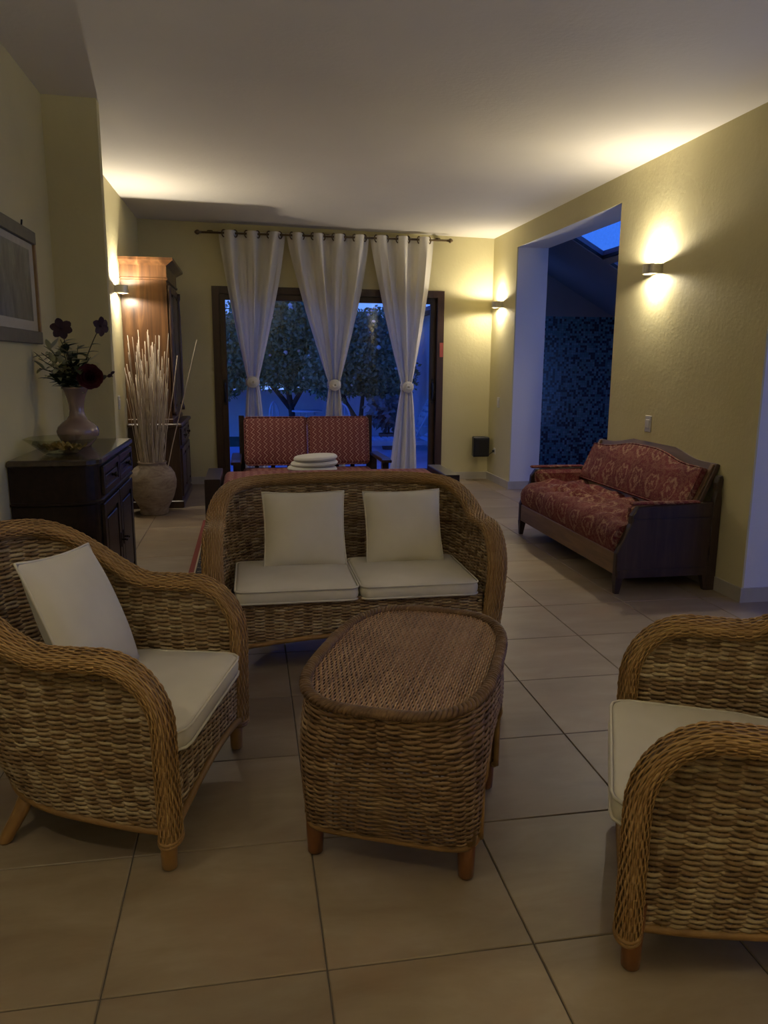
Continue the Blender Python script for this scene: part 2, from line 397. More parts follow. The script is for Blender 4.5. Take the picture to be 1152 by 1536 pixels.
def struct(mb, name, mat, parent=None):
    o = mb.build(name, mat, parent)
    if parent is None: o['kind'] = 'structure'
    return o
def copy_tree(o, parent=None):
    c = o.copy(); COL.objects.link(c)
    if parent: c.parent = parent
    for ch in list(o.children): copy_tree(ch, c)
    return c
def np_mesh(name, V, F, mat, parent=None, rnd=None, smooth=True):
    me = bpy.data.meshes.new(name)
    V = np.asarray(V, np.float32).reshape(-1, 3); F = np.asarray(F, np.int32)
    me.vertices.add(len(V)); me.vertices.foreach_set('co', V.ravel())
    k = F.shape[1]
    me.loops.add(F.size); me.loops.foreach_set('vertex_index', F.ravel())
    me.polygons.add(len(F)); me.polygons.foreach_set('loop_start', np.arange(0, F.size, k, dtype=np.int32))
    me.polygons.foreach_set('use_smooth', np.full(len(F), smooth))
    me.update(calc_edges=True); me.validate()
    if rnd is not None:
        a = me.attributes.new('rnd', 'FLOAT', 'FACE'); a.data.foreach_set('value', np.asarray(rnd, np.float32))
    me.materials.append(MT[mat])
    ob = bpy.data.objects.new(name, me); COL.objects.link(ob)
    if parent: ob.parent = parent
    return ob

# ------------------------------------------------------------------ room shell
XL, XR, YB, YN = -1.10, 2.78, 8.74, -2.6
JX = 3.12                      # far side of the thick right wall
def zc(x): return 2.81-(x-XL)*.0193
WT = 3.0
struct(MB().box(XL-.25, XL, YN-.25, YB+.3, -.1, WT), 'wall_left', 'wall')
struct(MB().box(XL, -.805, 4.9, 4.98, 0, WT), 'wall_left_pier', 'wall')
wb = MB().box(XL, -.365, YB, YB+.3, -.1, WT).box(2.21, JX, YB, YB+.3, -.1, WT).box(-.365, 2.21, YB, YB+.3, 2.15, WT)
struct(wb, 'wall_back', 'wall')
# right wall: only its room face is cream, the reveals are white
def rwall(y0, y1, z0=-.1, z1=WT): return MB().box(XR, JX, y0, y1, z0, z1)
wr = MB()
for (y0, y1, z0, z1) in ((3.85, 5.66, -.1, WT), (7.95, YB, -.1, WT), (5.66, 7.95, 2.535, WT), (YN, .9, -.1, WT), (.9, 3.85, 2.535, WT)):
    wr.box(XR, XR+.012, y0, y1, z0, z1)
struct(wr, 'wall_right', 'wall')
wj = MB()
for (y0, y1, z0, z1) in ((3.85, 5.66, -.1, WT), (7.95, YB, -.1, WT), (5.66, 7.95, 2.535, WT), (YN, .9, -.1, WT), (.9, 3.85, 2.535, WT)):
    wj.box(XR+.012, JX, y0, y1, z0, z1)
struct(wj, 'wall_right_reveal', 'jambwhite')
struct(MB().box(XL-.25, JX, YN-.25, YN, -.1, WT), 'wall_near', 'wall')
cl = MB(); cl.add([(XL-.2, YN-.2, zc(XL-.2)), (XR+.02, YN-.2, zc(XR+.02)), (XR+.02, YB+.05, zc(XR+.02)), (XL-.2, YB+.05, zc(XL-.2)),
                   (XL-.2, YN-.2, 3.05), (XR+.02, YN-.2, 3.05), (XR+.02, YB+.05, 3.05), (XL-.2, YB+.05, 3.05)],
                  [(0,1,2,3), (4,7,6,5), (0,4,5,1), (1,5,6,2), (2,6,7,3), (3,7,4,0)])
struct(cl, 'ceiling', 'ceiling')
# floor: grout bed with one slab per tile
SX1 = 5.0
fl = struct(MB().box(XL-.2, SX1+.2, YN-.2, 9.75, -.12, -.004), 'floor', 'grout')
T, TX, TY, G = .4911, -.350, 1.505, .0045
tile_cache = {}
def tile(x0, x1, y0, y1):
    w, h = round(x1-x0, 3), round(y1-y0, 3)
    if w < .02 or h < .02: return
    if (w, h) not in tile_cache:
        b = .002
        mb = MB().loft([[(-w/2, -h/2, -.01), (w/2, -h/2, -.01), (w/2, h/2, -.01), (-w/2, h/2, -.01)], [(-w/2, -h/2, -b), (w/2, -h/2, -b), (w/2, h/2, -b), (-w/2, h/2, -b)],
                        [(-w/2+b, -h/2+b, 0), (w/2-b, -h/2+b, 0), (w/2-b, h/2-b, 0), (-w/2+b, h/2-b, 0)]], True, True, False)
        o = mb.build('tile', 'tile', fl); tile_cache[(w, h)] = o
    else:
        o = tile_cache[(w, h)].copy(); COL.objects.link(o)
    o.location = ((x0+x1)/2, (y0+y1)/2, 0)
for i in range(-2, 11):
    for j in range(-5, 17):
        x0, x1 = TX+i*T+G/2, TX+(i+1)*T-G/2; y0, y1 = TY+j*T+G/2, TY+(j+1)*T-G/2
        if y1 < -.3: continue
        if x1 > XR+.4 and not (y1 > 5 or y1 > 1): continue
        x0, y1 = max(x0, XL), min(y1, 9.6); x1 = min(x1, SX1)
        if x0 < XR: y1 = min(y1, YB)
        tile(x0, x1, y0, y1)
# skirting
sk = .085
struct(MB().box(XR-.012, XR, 3.85, 5.66, 0, sk).box(XR-.012, XR, 7.95, YB, 0, sk), 'baseboard_right', 'skirt')
struct(MB().box(XR-.012, JX, 3.838, 3.85, 0, sk).box(XR-.012, JX, 7.938, 7.95, 0, sk), 'baseboard_reveal', 'skirt')
struct(MB().box(XL, -.37, YB-.012, YB, 0, sk).box(2.215, XR-.012, YB-.012, YB, 0, sk), 'baseboard_back', 'skirt')
struct(MB().box(XL, XL+.012, 4.98, YB-.012, 0, sk).box(XL, XL+.012, YN, 4.9, 0, sk), 'baseboard_left', 'skirt')

# ------------------------------------------------------------------ side room with glazed lean-to roof
def rz_(x): return 2.45-.55*(x-3.8)
def roofbox(mb, x0, x1, y0, y1, th=.10):
    return mb.add([(x0, y0, rz_(x0)), (x1, y0, rz_(x1)), (x1, y1, rz_(x1)), (x0, y1, rz_(x0)), (x0, y0, rz_(x0)+th), (x1, y0, rz_(x1)+th), (x1, y1, rz_(x1)+th), (x0, y1, rz_(x0)+th)],
                  [(0,1,2,3), (4,7,6,5), (0,4,5,1), (1,5,6,2), (2,6,7,3), (3,7,4,0)])
rf = MB(); cols = [(3.43, 3.80), (3.87, 4.24), (4.31, 4.68)]; bays = [(.9, 2.62), (2.72, 4.44), (4.54, 6.26), (6.36, 8.10)]  # unseen columns and bays are extra skylights, added for more light
ys0, ys1 = -.6, 9.75
for a, b in ((JX-.05, 3.43), (3.80, 3.87), (4.24, 4.31), (4.68, 5.15)): roofbox(rf, a, b, ys0, ys1)
for a, b in cols:
    for c, d in ((ys0, .9), (2.62, 2.72), (4.44, 4.54), (6.26, 6.36), (8.10, ys1)): roofbox(rf, a, b, c, d)
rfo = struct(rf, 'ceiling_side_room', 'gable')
for a, b in cols:
    for c, d in bays:
        g = MB(); roofbox(g, a-.01, b+.01, c-.01, d+.01, .008); o = g.build('skylight_pane', 'pane', rfo, (0, 0, .05))
        fr = MB()
        for q in ((a, a+.012, c, d), (b-.012, b, c, d), (a, b, c, c+.012), (a, b, d-.012, d)): roofbox(fr, *q, .03)
        fr.build('skylight_frame', 'iron', rfo, (0, 0, .012))
struct(MB().box(JX, 5.15, 9.6, 9.75, -.1, 1.95), 'wall_mosaic', 'mosaic')
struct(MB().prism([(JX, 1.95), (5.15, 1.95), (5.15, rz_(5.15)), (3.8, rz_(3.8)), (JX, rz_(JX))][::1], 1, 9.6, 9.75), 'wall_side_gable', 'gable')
so = MB().box(5.0, 5.15, 7.1, ys1, .35, 1.66).box(5.0, 5.15, ys0, ys1, -.1, .35).box(5.0, 5.15, ys0, ys1, 1.66, 1.80)
for y in (ys0, 2.1, 4.6): so.box(5.0, 5.15, y, y+.16, .35, 1.66)
so = struct(so, 'wall_side_outer', 'jambwhite')
for y in (ys0, 2.1, 4.6):  # unseen side windows, put in to let blue light reach the reveals
    MB().box(5.06, 5.07, y+.16, min(y+2.5, 9.45), .35, 1.66).build('added_window_pane', 'pane', so)
struct(MB().box(JX, 5.15, ys0-.15, ys0, -.1, 2.9), 'wall_side_near', 'jambwhite')

# ------------------------------------------------------------------ sliding door
D0, D1, DZ = -.365, 2.21, 2.15
df = MB().box(D0, D0+.075, YB-.02, YB+.12, 0, DZ).box(D1-.075, D1, YB-.02, YB+.12, 0, DZ).box(D0+.075, D1-.075, YB-.02, YB+.12, DZ-.075, DZ).box(D0+.075, D1-.075, YB+.0, YB+.12, -.004, .03)
door = struct(df, 'door_1', 'doorframe')
def sash(x0, x1, y):
    w = .065
    s_ = MB().box(x0, x0+w, y, y+.04, .03, DZ-.075, .004).box(x1-w, x1, y, y+.04, .03, DZ-.075, .004).box(x0+w, x1-w, y, y+.04, DZ-.14, DZ-.075).box(x0+w, x1-w, y, y+.04, .03, .11)
    so_ = s_.build('door_sash', 'doorframe', door)
    MB().box(x0+w-.005, x1-w+.005, y+.016, y+.022, .105, DZ-.135).build('glass_pane', 'pane', so_)
    return so_
sL = sash(D0+.075, .96, YB+.01); sR = sash(.89, D1-.075, YB+.06)
def handle(x, z, y, par, out=-1):
    h = MB().box(x-.016, x+.016, y-.012, y+.002, z-.14, z+.14, .004)
    h.tube([(x, y-.01, z+.10), (x, y-.045, z+.085), (x, y-.055, z+.05), (x, y-.055, z-.05), (x, y-.045, z-.085), (x, y-.01, z-.10)], .011, 8)
    h.build('door_handle', 'black', par)
handle(-.255, 1.02, YB+.01, sL); handle(2.105, 1.03, YB+.06, sR)
MB().box(2.165, 2.205, YB-.0235, YB-.0205, 1.42, 1.58).build('sticker', 'sticker', door)['label'] = 'small red sticker on the frame'

# ------------------------------------------------------------------ wall lights
def sconce(x, y, z, nx, label, up=1.0, down=1.0):
    # nx = +1: mounted on a wall to its left (light points to +x); -1: on the right wall
    t = thing('wall_light', label, 'wall light', (x, y, z), {1: 0, -1: PI, 2: PI/2}[nx], 'nickel up and down wall lights')
    MB().box(0, .012, -.05, .05, -.03, .03, .003).build('back_plate', 'steel', t)
    w, dp, h = .062, .105, .032
    arc = [(0, -w), (.055, -w)]+[(.055+(dp-.055)*math.sin(a), -w*math.cos(a)) for a in np.linspace(.1, PI-.1, 12)]+[(.055, w), (0, w)]
    inn = [(p[0]*.96+.002, p[1]*.94) for p in arc]
    s_ = MB()
    s_.loft([[(u, v, -h) for u, v in arc], [(u, v, h) for u, v in arc], [(u, v, h) for u, v in inn], [(u, v, -h) for u, v in inn], [(u, v, -h) for u, v in arc]], False, False, False)
    s_.build('shade', 'steel', t)
    ce = [(p[0]*.9+.006, p[1]*.88) for p in arc]
    for zz in (-1, 1):
        MB().prism(ce, 2, min(zz*.014, zz*.020), max(zz*.014, zz*.020)).build('diffuser', 'bulb', t)
        l = bpy.data.lights.new('wall_light_beam', 'SPOT'); l.energy = LAMP_UP*up if zz > 0 else LAMP_DOWN*down; l.color = LAMP_COL
        l.spot_size = math.radians(176); l.spot_blend = .30; l.shadow_soft_size = .022
        lo = bpy.data.objects.new('wall_light_beam', l); COL.objects.link(lo); lo.parent = t
        lo.location = (.056, 0, zz*.030); lo.rotation_euler = (PI if zz > 0 else 0, 0, 0)
    return t
sconce(XR, 5.06, 1.99, -1, 'wall light glowing on the right wall above the damask settee', .85, .8)
sconce(XR, 8.42, 1.99, -1, 'wall light glowing in the far right corner above the speaker', .55, .7)
sconce(XL, 7.10, 1.955, 1, 'wall light glowing on the left wall beside the tall cabinet')
sconce(XL, 1.1, 1.96, 1, 'added unseen wall light on the left wall beside the armchair', .8, .3)  # added lamp outside the view, brightens the near left side
sconce(XR, .2, 1.99, -1, 'added unseen wall light on the right wall behind the armchair', 1.5, .2)  # lamp added out of view to brighten the pier and left wall
sconce(.2, YN, 1.99, 2, 'added unseen wall light on the near wall behind the camera', 1.0, .35)  # added lamp, fills the foreground from the front

# ------------------------------------------------------------------ switches, outlet, speaker
def switch(x, y, z, nx, label, cat='switch', name='light_switch'):
    t = thing(name, label, cat, (x, y, z), 0 if nx > 0 else PI)
    MB().box(0, .008, -.04, .04, -.058, .058, .003).build('plate', 'whiteplastic', t)
    MB().box(.008, .013, -.026, .026, -.03, .03, .002).build('rocker', 'whiteplastic', t)
    return t
switch(XR, 5.036, .94, -1, 'white light switch on the right wall above the damask settee')
switch(XR, 8.385, .92, -1, 'white light switch at the right corner near the speaker')
switch(XL, 6.93, 1.0, 1, 'white light switch on the left wall behind the dry reeds')
t = thing('power_outlet', 'small power outlet low on the right wall by the speaker', 'outlet', (XR, 8.47, .36), PI)
MB().box(0, .008, -.035, .035, -.035, .035, .003).build('plate', 'whiteplastic', t)
MB().lathe([(.0, .0), (.015, 0), (.013, .022), (0, .024)], 12).build('plug', 'black', t, (.008, 0, 0), (0, PI/2, 0))
t = thing('wall_speaker', 'black wall speaker with a cable, low in the far right corner', 'speaker', (2.64, 8.61, .40))
MB().prism([(-.095, -.07), (.095, -.07), (.075, .06), (-.075, .06)], 2, -.115, .115, .008).build('cabinet', 'black', t)
MB().box(-.08, .08, -.078, -.0705, -.10, .10, .003).build('grille', 'black', t)
MB().box(-.03, .03, .06, .13, -.03, .03).build('bracket', 'iron', t)
MB().tube([(.05, .06, -.11), (.07, .05, -.125), (.10, 0, -.11), (.118, -.06, -.075), (.135, -.12, -.045)], .004, 6).build('cable', 'black', t)

# ------------------------------------------------------------------ curtains
RY = 8.60
rod = thing('curtain_rod', 'long thin brass curtain rod over the sliding door', 'curtain rod', (0, RY, 2.675))
MB().tube([(-.44, 0, 0), (2.19, 0, 0)], .011, 10).build('pole', 'rodmetal', rod)
for x, s in ((-.44, -1), (2.19, 1)):
    MB().lathe([(.0, 0), (.012, 0), (.012, .02), (.022, .03), (.026, .045), (.018, .06), (.008, .07), (0, .074)], 12).build('finial', 'rodmetal', rod, (x, 0, 0), (0, s*PI/2, 0))
for x in (-.36, .885, 2.12):
    b_m = MB().tube([(x, 0, 0), (x, .08, .015), (x, .14, .03)], .009, 8)
    b_m.lathe([(.03, 0), (.03, .01), (0, .012)], 14, (x, .128, .03)); b_m.build('bracket', 'rodmetal', rod)
def curtain(xl, xr, tx, tz, bw, bx, label, n, seed):
    rr = random.Random(seed); t = thing('curtain', label, 'curtain', (0, RY, 0), 0, 'white tied curtains')
    z1 = 2.70; NS, NT = 160, 90; ph = rr.random()*6
    V = []
    zs = np.concatenate([np.linspace(z1, tz+.03, 60), np.linspace(tz-.0, .012, 30)])
    s = np.linspace(0, 1, NS)
    for z in zs:
        if z > tz:
            k = (z1-z)/(z1-tz); w = .055+((xr-xl)/2-.055)*(1-k**1.25)
            if k > .86: w = .055+(w-.055)*1.0
            c = (xl+xr)/2*(1-k)+tx*k + .0
            amp = .058*(1-k)+.040*k
        else:
            k = (tz-z)/tz; w = .055+(bw/2-.055)*(k**.7); c = tx*(1-k)+bx*k; amp = .035+.02*k
        fold = np.sin(2*PI*n*s+PI*.5); fold = np.sign(fold)*np.abs(fold)**.7
        d1 = np.sin(2*PI*(n*1.55)*s+seed); d2 = np.sin(2*PI*n*2.6*s+seed*2); detail = .55*np.sign(d1)*np.abs(d1)**.6+.16*d2
        kk = min(1, abs(z1-z)/.5)
        y = amp*(fold*(1-.3*kk)+detail*kk*.8)
        x = c+(s-.5)*2*w + .006*np.cos(2*PI*n*s*2)*kk
        for a, b in zip(x, y): V.append((a, b, z))
    F = []
    for i in range(len(zs)-1):
        for j in range(NS-1): F.append((i*NS+j, i*NS+j+1, (i+1)*NS+j+1, (i+1)*NS+j))
    np_mesh('drape', V, F, 'curtain', t)
    # tie with rosette
    band = MB()
    for zz, r in ((tz+.03, .010), (tz+.012, .013), (tz-.008, .013), (tz-.026, .010)):
        band.tube([(tx+.066*math.cos(a), .058*math.sin(a)-.004, zz) for a in np.linspace(0, 2*PI, 24, endpoint=False)], r, 6, False, True)
    band.build('tie_band', 'curtain', t)
    ro = MB()
    for k, R in enumerate((.052, .036, .02)):
        ro.tube([(tx+R*math.cos(a), -.066-.008*k, tz+R*.95*math.sin(a)) for a in np.linspace(0, 2*PI, 22, endpoint=False)], .015, 6, False, True)
    ro.build('rosette', 'curtain', t)
    for i in range(n*2):
        q = (i+.5)/(n*2)
        x = xl+(xr-xl)*q
        MB().tube([(x+.004, .031*math.cos(a)*.35, 2.672+.031*math.sin(a)) if False else (x+.036*math.cos(a)*.6, .036*math.cos(a)*.75, 2.672+.036*math.sin(a)) for a in np.linspace(0, 2*PI, 14, endpoint=False)], .0065, 6, False, True).build('eyelet', 'rodmetal', t)
    return t
curtain(-.27, .43, .046, 1.136, .30, .05, 'left white curtain of the three, tied with a rosette', 3, 1)
curtain(.44, 1.335, .937, 1.105, .30, .92, 'middle white curtain of the three, tied with a rosette', 4, 2)
curtain(1.345, 2.055, 1.761, 1.083, .34, 1.73, 'right white curtain of the three, hem spreading to the floor', 3, 3)

# ------------------------------------------------------------------ woven furniture
def weave(name, P, U, Vv, mask, parent, mat, nst, amp, rn, rv, closed=False, alt=True, jitter=.15, ridge=0.0, loose=.35):
    """P: (R,M,3) points, U: (R,M,3) unit normals, Vv: (R,M,3) unit cross-row direction; each row a strand going over and under nst stakes"""
    R, Mm = P.shape[:2]
    u = np.linspace(0, 1, Mm)[None, :, None]; k = np.arange(R)[:, None, None]
    ph = PI*k if alt else 0
    jit = (np.random.rand(R, 1, 1)-.5)*jitter*2
    off = amp*np.cos(PI*nst*u+ph+jit)
    wig = (np.random.rand(R, Mm, 1)-.5)*rv*loose
    wig = (wig+np.roll(wig, 1, 1)+np.roll(wig, -1, 1))/1.7
    C_ = P+U*(off+ridge*np.abs(np.cos(PI*nst*u/2)))+Vv*wig
    rr = 1+(np.random.rand(R, 1, 1)-.5)*.3
    ring = np.stack([C_+U*rn*rr, C_+Vv*rv*rr, C_-U*rn*rr, C_-Vv*rv*rr], 2)       # R,M,4,3
    idx = np.arange(R*Mm*4).reshape(R, Mm, 4)
    m = mask[:, :-1] & mask[:, 1:]
    rr_, cc = np.nonzero(m)
    F = []
    for q in range(4):
        q2 = (q+1) % 4
        F.append(np.stack([idx[rr_, cc, q], idx[rr_, cc, q2], idx[rr_, cc+1, q2], idx[rr_, cc+1, q]], 1))
    F = np.concatenate(F, 0)
    rv_ = np.random.rand(R); seg = np.random.rand(R, Mm)
    seg = rv_[:, None]*.6+.4*np.repeat(np.random.rand(R, Mm//7+1), 7, 1)[:, :Mm]
    rnd = np.tile(seg[rr_, cc], 4)
    used = np.unique(F); remap = np.full(R*Mm*4, -1, np.int64); remap[used] = np.arange(len(used))
    return tag(np_mesh(name, ring.reshape(-1, 3)[used], remap[F], mat, parent, rnd), kind='stuff')
def gridmesh(name, P, mask, mat, parent):
    R, Mm = P.shape[:2]; idx = np.arange(R*Mm).reshape(R, Mm)
    m = mask[:-1, :-1] & mask[1:, :-1] & mask[:-1, 1:] & mask[1:, 1:]
    a, b = np.nonzero(m)
    F = np.stack([idx[a, b], idx[a, b+1], idx[a+1, b+1], idx[a+1, b]], 1)
    return np_mesh(name, P.reshape(-1, 3), F, mat, parent)
def stakes(name, P, mask, nst, parent, mat):
    R, Mm = P.shape[:2]; mb = MB()
    for j in range(nst+1):
        c = min(Mm-1, round(j*(Mm-1)/nst)); col = mask[:, c]; k = 0
        while k < R:
            if not col[k]: k += 1; continue
            e = k
            while e+1 < R and col[e+1]: e += 1
            if e-k >= 2:
                ids = list(range(k, e, 4))+[e]; mb.tube([tuple(P[i, c]) for i in ids], .0035, 4, False)
            k = e+1
    return tag(mb.build(name, mat, parent), kind='stuff')
def unit(a): return a/np.maximum(np.linalg.norm(a, axis=-1, keepdims=True), 1e-9)
def resample(pts, n):
    pts = np.asarray(pts, float); d = np.r_[0, np.cumsum(np.linalg.norm(np.diff(pts, axis=0), axis=1))]
    s = np.linspace(0, d[-1], n); return np.stack([np.interp(s, d, pts[:, i]) for i in range(pts.shape[1])], 1), d[-1]
def sstep(a, b, x):
    t = np.clip((x-a)/(b-a), 0, 1); return t*t*(3-2*t)

def wicker_seat(root, HW, rx, ry, ARM, BACK, crown, legmat, D=.74):
    """tub-shaped woven seat, front towards -y with its front posts on y=0"""
    ZB = .105
    # unit plan: right front -> back -> left front
    pl = [(1.0*HW, 0), (HW, D-ry)]
    pl += [(HW-rx+rx*math.cos(a), D-ry+ry*math.sin(a)) for a in np.linspace(0, PI/2, 24)]
    pl += [(-HW+rx-rx*math.sin(a), D-ry+ry*math.cos(a)) for a in np.linspace(0, PI/2, 24)]
    pl += [(-HW, D-ry), (-HW, 0)]
    _, L = resample(pl, 10)
    def plan(n): return resample(pl, n)[0]
    def surf(Q, z):
        # Q (...,2) plan points, z heights: lower part drawn in towards the seat, sides bellied
        t = np.clip((z-ZB)/(BACK-ZB), 0, 1)
        dep = .76+.24*np.sin(t*PI/2)**.8
        yy = Q[..., 1]*dep
        fx = np.clip(Q[..., 1]/D, 0, 1)
        wx = 1-(.05+.17*fx)*(1-t)**1.4 + .02*np.sin(t*PI)
        return np.stack([Q[..., 0]*wx, yy, z+0*yy], -1)
    def ztop(Q):
        y = Q[..., 1]; fr = np.clip(y/.17, 0, 1)
        z = ARM-.19+.19*np.sqrt(np.clip(1-(1-fr)**2, 0, 1))
        z = z+(BACK-ARM)*sstep(.30, .66, y)
        return z+crown*np.clip(1-(Q[..., 0]/(HW*.95))**2, 0, 1)*sstep(.5, .7, y)
    def zbot(Q): return ZB+.03*sstep(.1, .6, Q[..., 1])
    pitch = .0072; zs = np.arange(ZB+.006, BACK+crown, pitch); R = len(zs)
    nst = int(L/.046); Mm = nst*6+1
    Q = plan(Mm); QQ = np.broadcast_to(Q[None], (R, Mm, 2)); ZZ = np.broadcast_to(zs[:, None], (R, Mm))
    P = surf(QQ, ZZ); eps = 1e-3
    Pu = np.gradient(P, axis=1); Pv = surf(QQ, ZZ+eps)-P
    N = unit(np.cross(Pu, Pv)); Vv = unit(Pv)
    mask = (ZZ < ztop(QQ)-.012) & (ZZ > zbot(QQ))
    weave('woven_shell', P, N, Vv, mask, root, 'seagrass', nst, .0036, .0027, .0060)
    stakes('stakes', P, mask, nst, root, 'seagrass')
    # rolled rim
    n0 = 400; Qd = plan(n0); rim = surf(Qd, ztop(Qd))
    # denser sampling of the front curves
    yy = .17*(1-np.cos(np.linspace(0, PI/2, 30)))
    f1 = surf(np.stack([np.full(30, HW), yy], -1), ztop(np.stack([np.full(30, HW), yy], -1)))
    f2 = f1*np.array([-1, 1, 1])
    mid = rim[(Qd[:, 1] > .17)]
    low = surf(np.stack([np.full(20, HW), np.zeros(20)], -1), np.linspace(ZB-.005, ARM-.195, 20)); low2 = low*np.array([-1, 1, 1])
    path = np.concatenate([low, f1, mid, f2[::-1], low2[::-1]])
    nst2 = int(resample(path, 10)[1]/.021); M2 = nst2*4+1
    path, _ = resample(path, M2)
    for _ in range(6): path[1:-1] = (path[:-2]+2*path[1:-1]+path[2:])/4
    Tn = unit(np.gradient(path, axis=0))
    # outward horizontal direction from the plan
    out = np.stack([path[:, 0]/HW**2, np.where(path[:, 1] > D-ry, (path[:, 1]-(D-ry))/ry**2, 0), 0*path[:, 0]], -1)
    corner = path[:, 1] > D*.55
    ang = np.arctan2(np.clip(path[:, 1]-(D-ry)*.9, 0, None)/ry, np.clip(np.abs(path[:, 0])-(HW-rx), 0, None)/rx+1e-6)
    out = np.stack([np.sign(path[:, 0])*np.cos(ang), np.sin(ang), 0*ang], -1)
    for _ in range(40): out[1:-1] = unit((out[:-2]+out[1:-1]+out[2:])/3)
    out = unit(out-Tn*np.sum(out*Tn, -1, keepdims=True)); B = unit(np.cross(Tn, out))
    wN, wB = .043, .027
    K = 34; an = np.linspace(0, 2*PI, K, endpoint=False)[:, None, None]
    cen = path[None]+out[None]*.010
    PP = cen+out[None]*wN*np.cos(an)+B[None]*wB*np.sin(an)
    NN = unit(out[None]*np.cos(an)/wN+B[None]*np.sin(an)/wB)
    VV = unit(np.cross(np.broadcast_to(Tn[None], NN.shape), NN))
    weave('rolled_rim', PP, NN, VV, np.ones(PP.shape[:2], bool), root, 'rattan', nst2, .0023, .0018, .0036, ridge=.0012, jitter=.05, loose=.04)
    PB = cen+out[None]*wN*.95*np.cos(an)+B[None]*wB*.93*np.sin(an); PB = np.concatenate([PB, PB[:1]])
    gridmesh('rim_core', PB[:, ::2], np.ones(PB[:, ::2].shape[:2], bool), 'rattan', root)
    for e0 in (0, -1):
        bd = MB(); cc, oo, bb = cen[0, e0], out[e0], B[e0]
        for k in range(2):
            z_ = k*.009-.004
            bd.tube([tuple(cc+oo*(wN+.001)*math.cos(a)+bb*(wB+.001)*math.sin(a)+np.array([0, 0, z_])) for a in np.linspace(0, 2*PI, 28, endpoint=False)], .0052, 6, False, True)
        bd.build('post_binding', 'rattan', root)
        MB().loft([[tuple(cc+oo*wN*.9*q*math.cos(a)+bb*wB*.9*q*math.sin(a)+np.array([0, 0, -.002])) for a in np.linspace(0, 2*PI, 24, endpoint=False)] for q in (1, .4)], True, False).build('post_foot', 'rattan', root)
    # front apron with an arched lower edge
    xs = np.linspace(-HW*.94+.02, HW*.94-.02, int(HW*2/.046)*6+1); na = int(HW*2/.046)
    za = np.arange(ZB, .335, pitch)
    XX, ZA = np.meshgrid(xs, za); bow = .012*(1-(XX/HW)**2)
    PA = np.stack([XX, .005-bow, ZA], -1)
    NA = np.zeros_like(PA); NA[..., 1] = -1; VA = np.zeros_like(PA); VA[..., 2] = 1
    arch = ZB+.06*np.cos(np.clip(xs/HW, -1, 1)*PI/2)**.8
    mk = ZA > arch[None]
    weave('front_apron', PA, NA, VA, mk, root, 'seagrass', na, .0036, .0027, .0060)
    gridmesh('apron_gap_shade', PA[:, ::3]+np.array([0, .010, 0]), mk[:, ::3], 'backing', root)  # added dark sheet, blocks light so the weave gaps stay dark
    stakes('apron_stakes', PA, mk, na, root, 'seagrass')
    rope = MB().tube([(x, -.004-.012*(1-(x/HW)**2), ZB-.002+.06*math.cos(min(1, abs(x/HW))*PI/2)**.8) for x in np.linspace(-HW*.94, HW*.94, 40)], .011, 8)
    rope.build('apron_edge', 'rattan', root)
    lowp = surf(Qd[::8], zbot(Qd[::8]))
    MB().tube([tuple(p) for p in lowp], .011, 8).build('base_edge', 'rattan', root)
    # seat deck
    dk = surf(plan(60), np.full(60, .295))*np.array([.97, .97, 1])
    d_ = MB(); d_.add([tuple(p) for p in dk]+[(p[0], p[1], p[2]-.015) for p in dk], [tuple(range(60)), tuple(range(119, 59, -1))]+[(i, i+1, 61+i, 60+i) for i in range(59)]+[(59, 0, 60, 119)])
    d_.build('seat_deck', 'backing', root)
    # legs: straight tapered in front, splayed behind
    bx = float(surf(np.array([HW, .62*D]), np.array(.12))[0]); 
    for sx in (-1, 1):
        wx = float(surf(np.array([HW, 0.]), np.array(.1))[0])*sx
        MB().loft([[(wx+r*math.cos(a), .012+r*math.sin(a), z) for a in np.linspace(0, 2*PI, 16, endpoint=False)] for r, z in ((.015, 0), (.021, .006), (.0225, .05), (.027, .17))], True, True).build('leg', legmat, root)
        MB().loft([[(sx*(HW*.62+dx)+r*math.cos(a), .47+dy+r*math.sin(a), z) for a in np.linspace(0, 2*PI, 16, endpoint=False)] for r, z, dx, dy in ((.015, 0, .05, .05), (.021, .008, .048, .048), (.024, .08, .015, .015), (.026, .16, -.015, -.015))], True, True).build('leg', legmat, root)
    return surf
def pad(mb, outline, z0, z1, rnd, puff, steps=5, inner=6):
    """soft slab on an outline: rounded edge and a raised middle"""
    cx = sum(p[0] for p in outline)/len(outline); cy = sum(p[1] for p in outline)/len(outline); zm = (z0+z1)/2; hh = (z1-z0)/2
    rings = []
    for k in range(inner, 0, -1):
        s = k/inner
        rings.append((s, None, -1))
    R = []
    def ring(d, z, s=1.0, base=None):
        b = base or inset(outline, d)
        return [(cx+(p[0]-cx)*s, cy+(p[1]-cy)*s, z) for p in b]
    ib = inset(outline, rnd)
    for k in range(1, inner+1):
        s = k/inner; R.append(ring(0, z0-puff*.35*(1-s*s), s, ib))
    for a in np.linspace(-PI/2, PI/2, steps*2+1)[1:-1]:
        R.append(ring(rnd*(1-math.cos(a)), zm+hh*math.sin(a)))
    for k in range(inner, 0, -1):
        s = k/inner; R.append(ring(0, z1+puff*(1-s**2.2), s, ib))
    return mb.loft(R, True, True, True)
def rrect(x0, x1, y0, y1, r, n=6):
    o = []
    for cx, cy, a0 in ((x1-r, y1-r, 0), (x0+r, y1-r, PI/2), (x0+r, y0+r, PI), (x1-r, y0+r, 3*PI/2)):
        o += [(cx+r*math.cos(a0+a), cy+r*math.sin(a0+a)) for a in np.linspace(0, PI/2, n)]
    return densify(o)
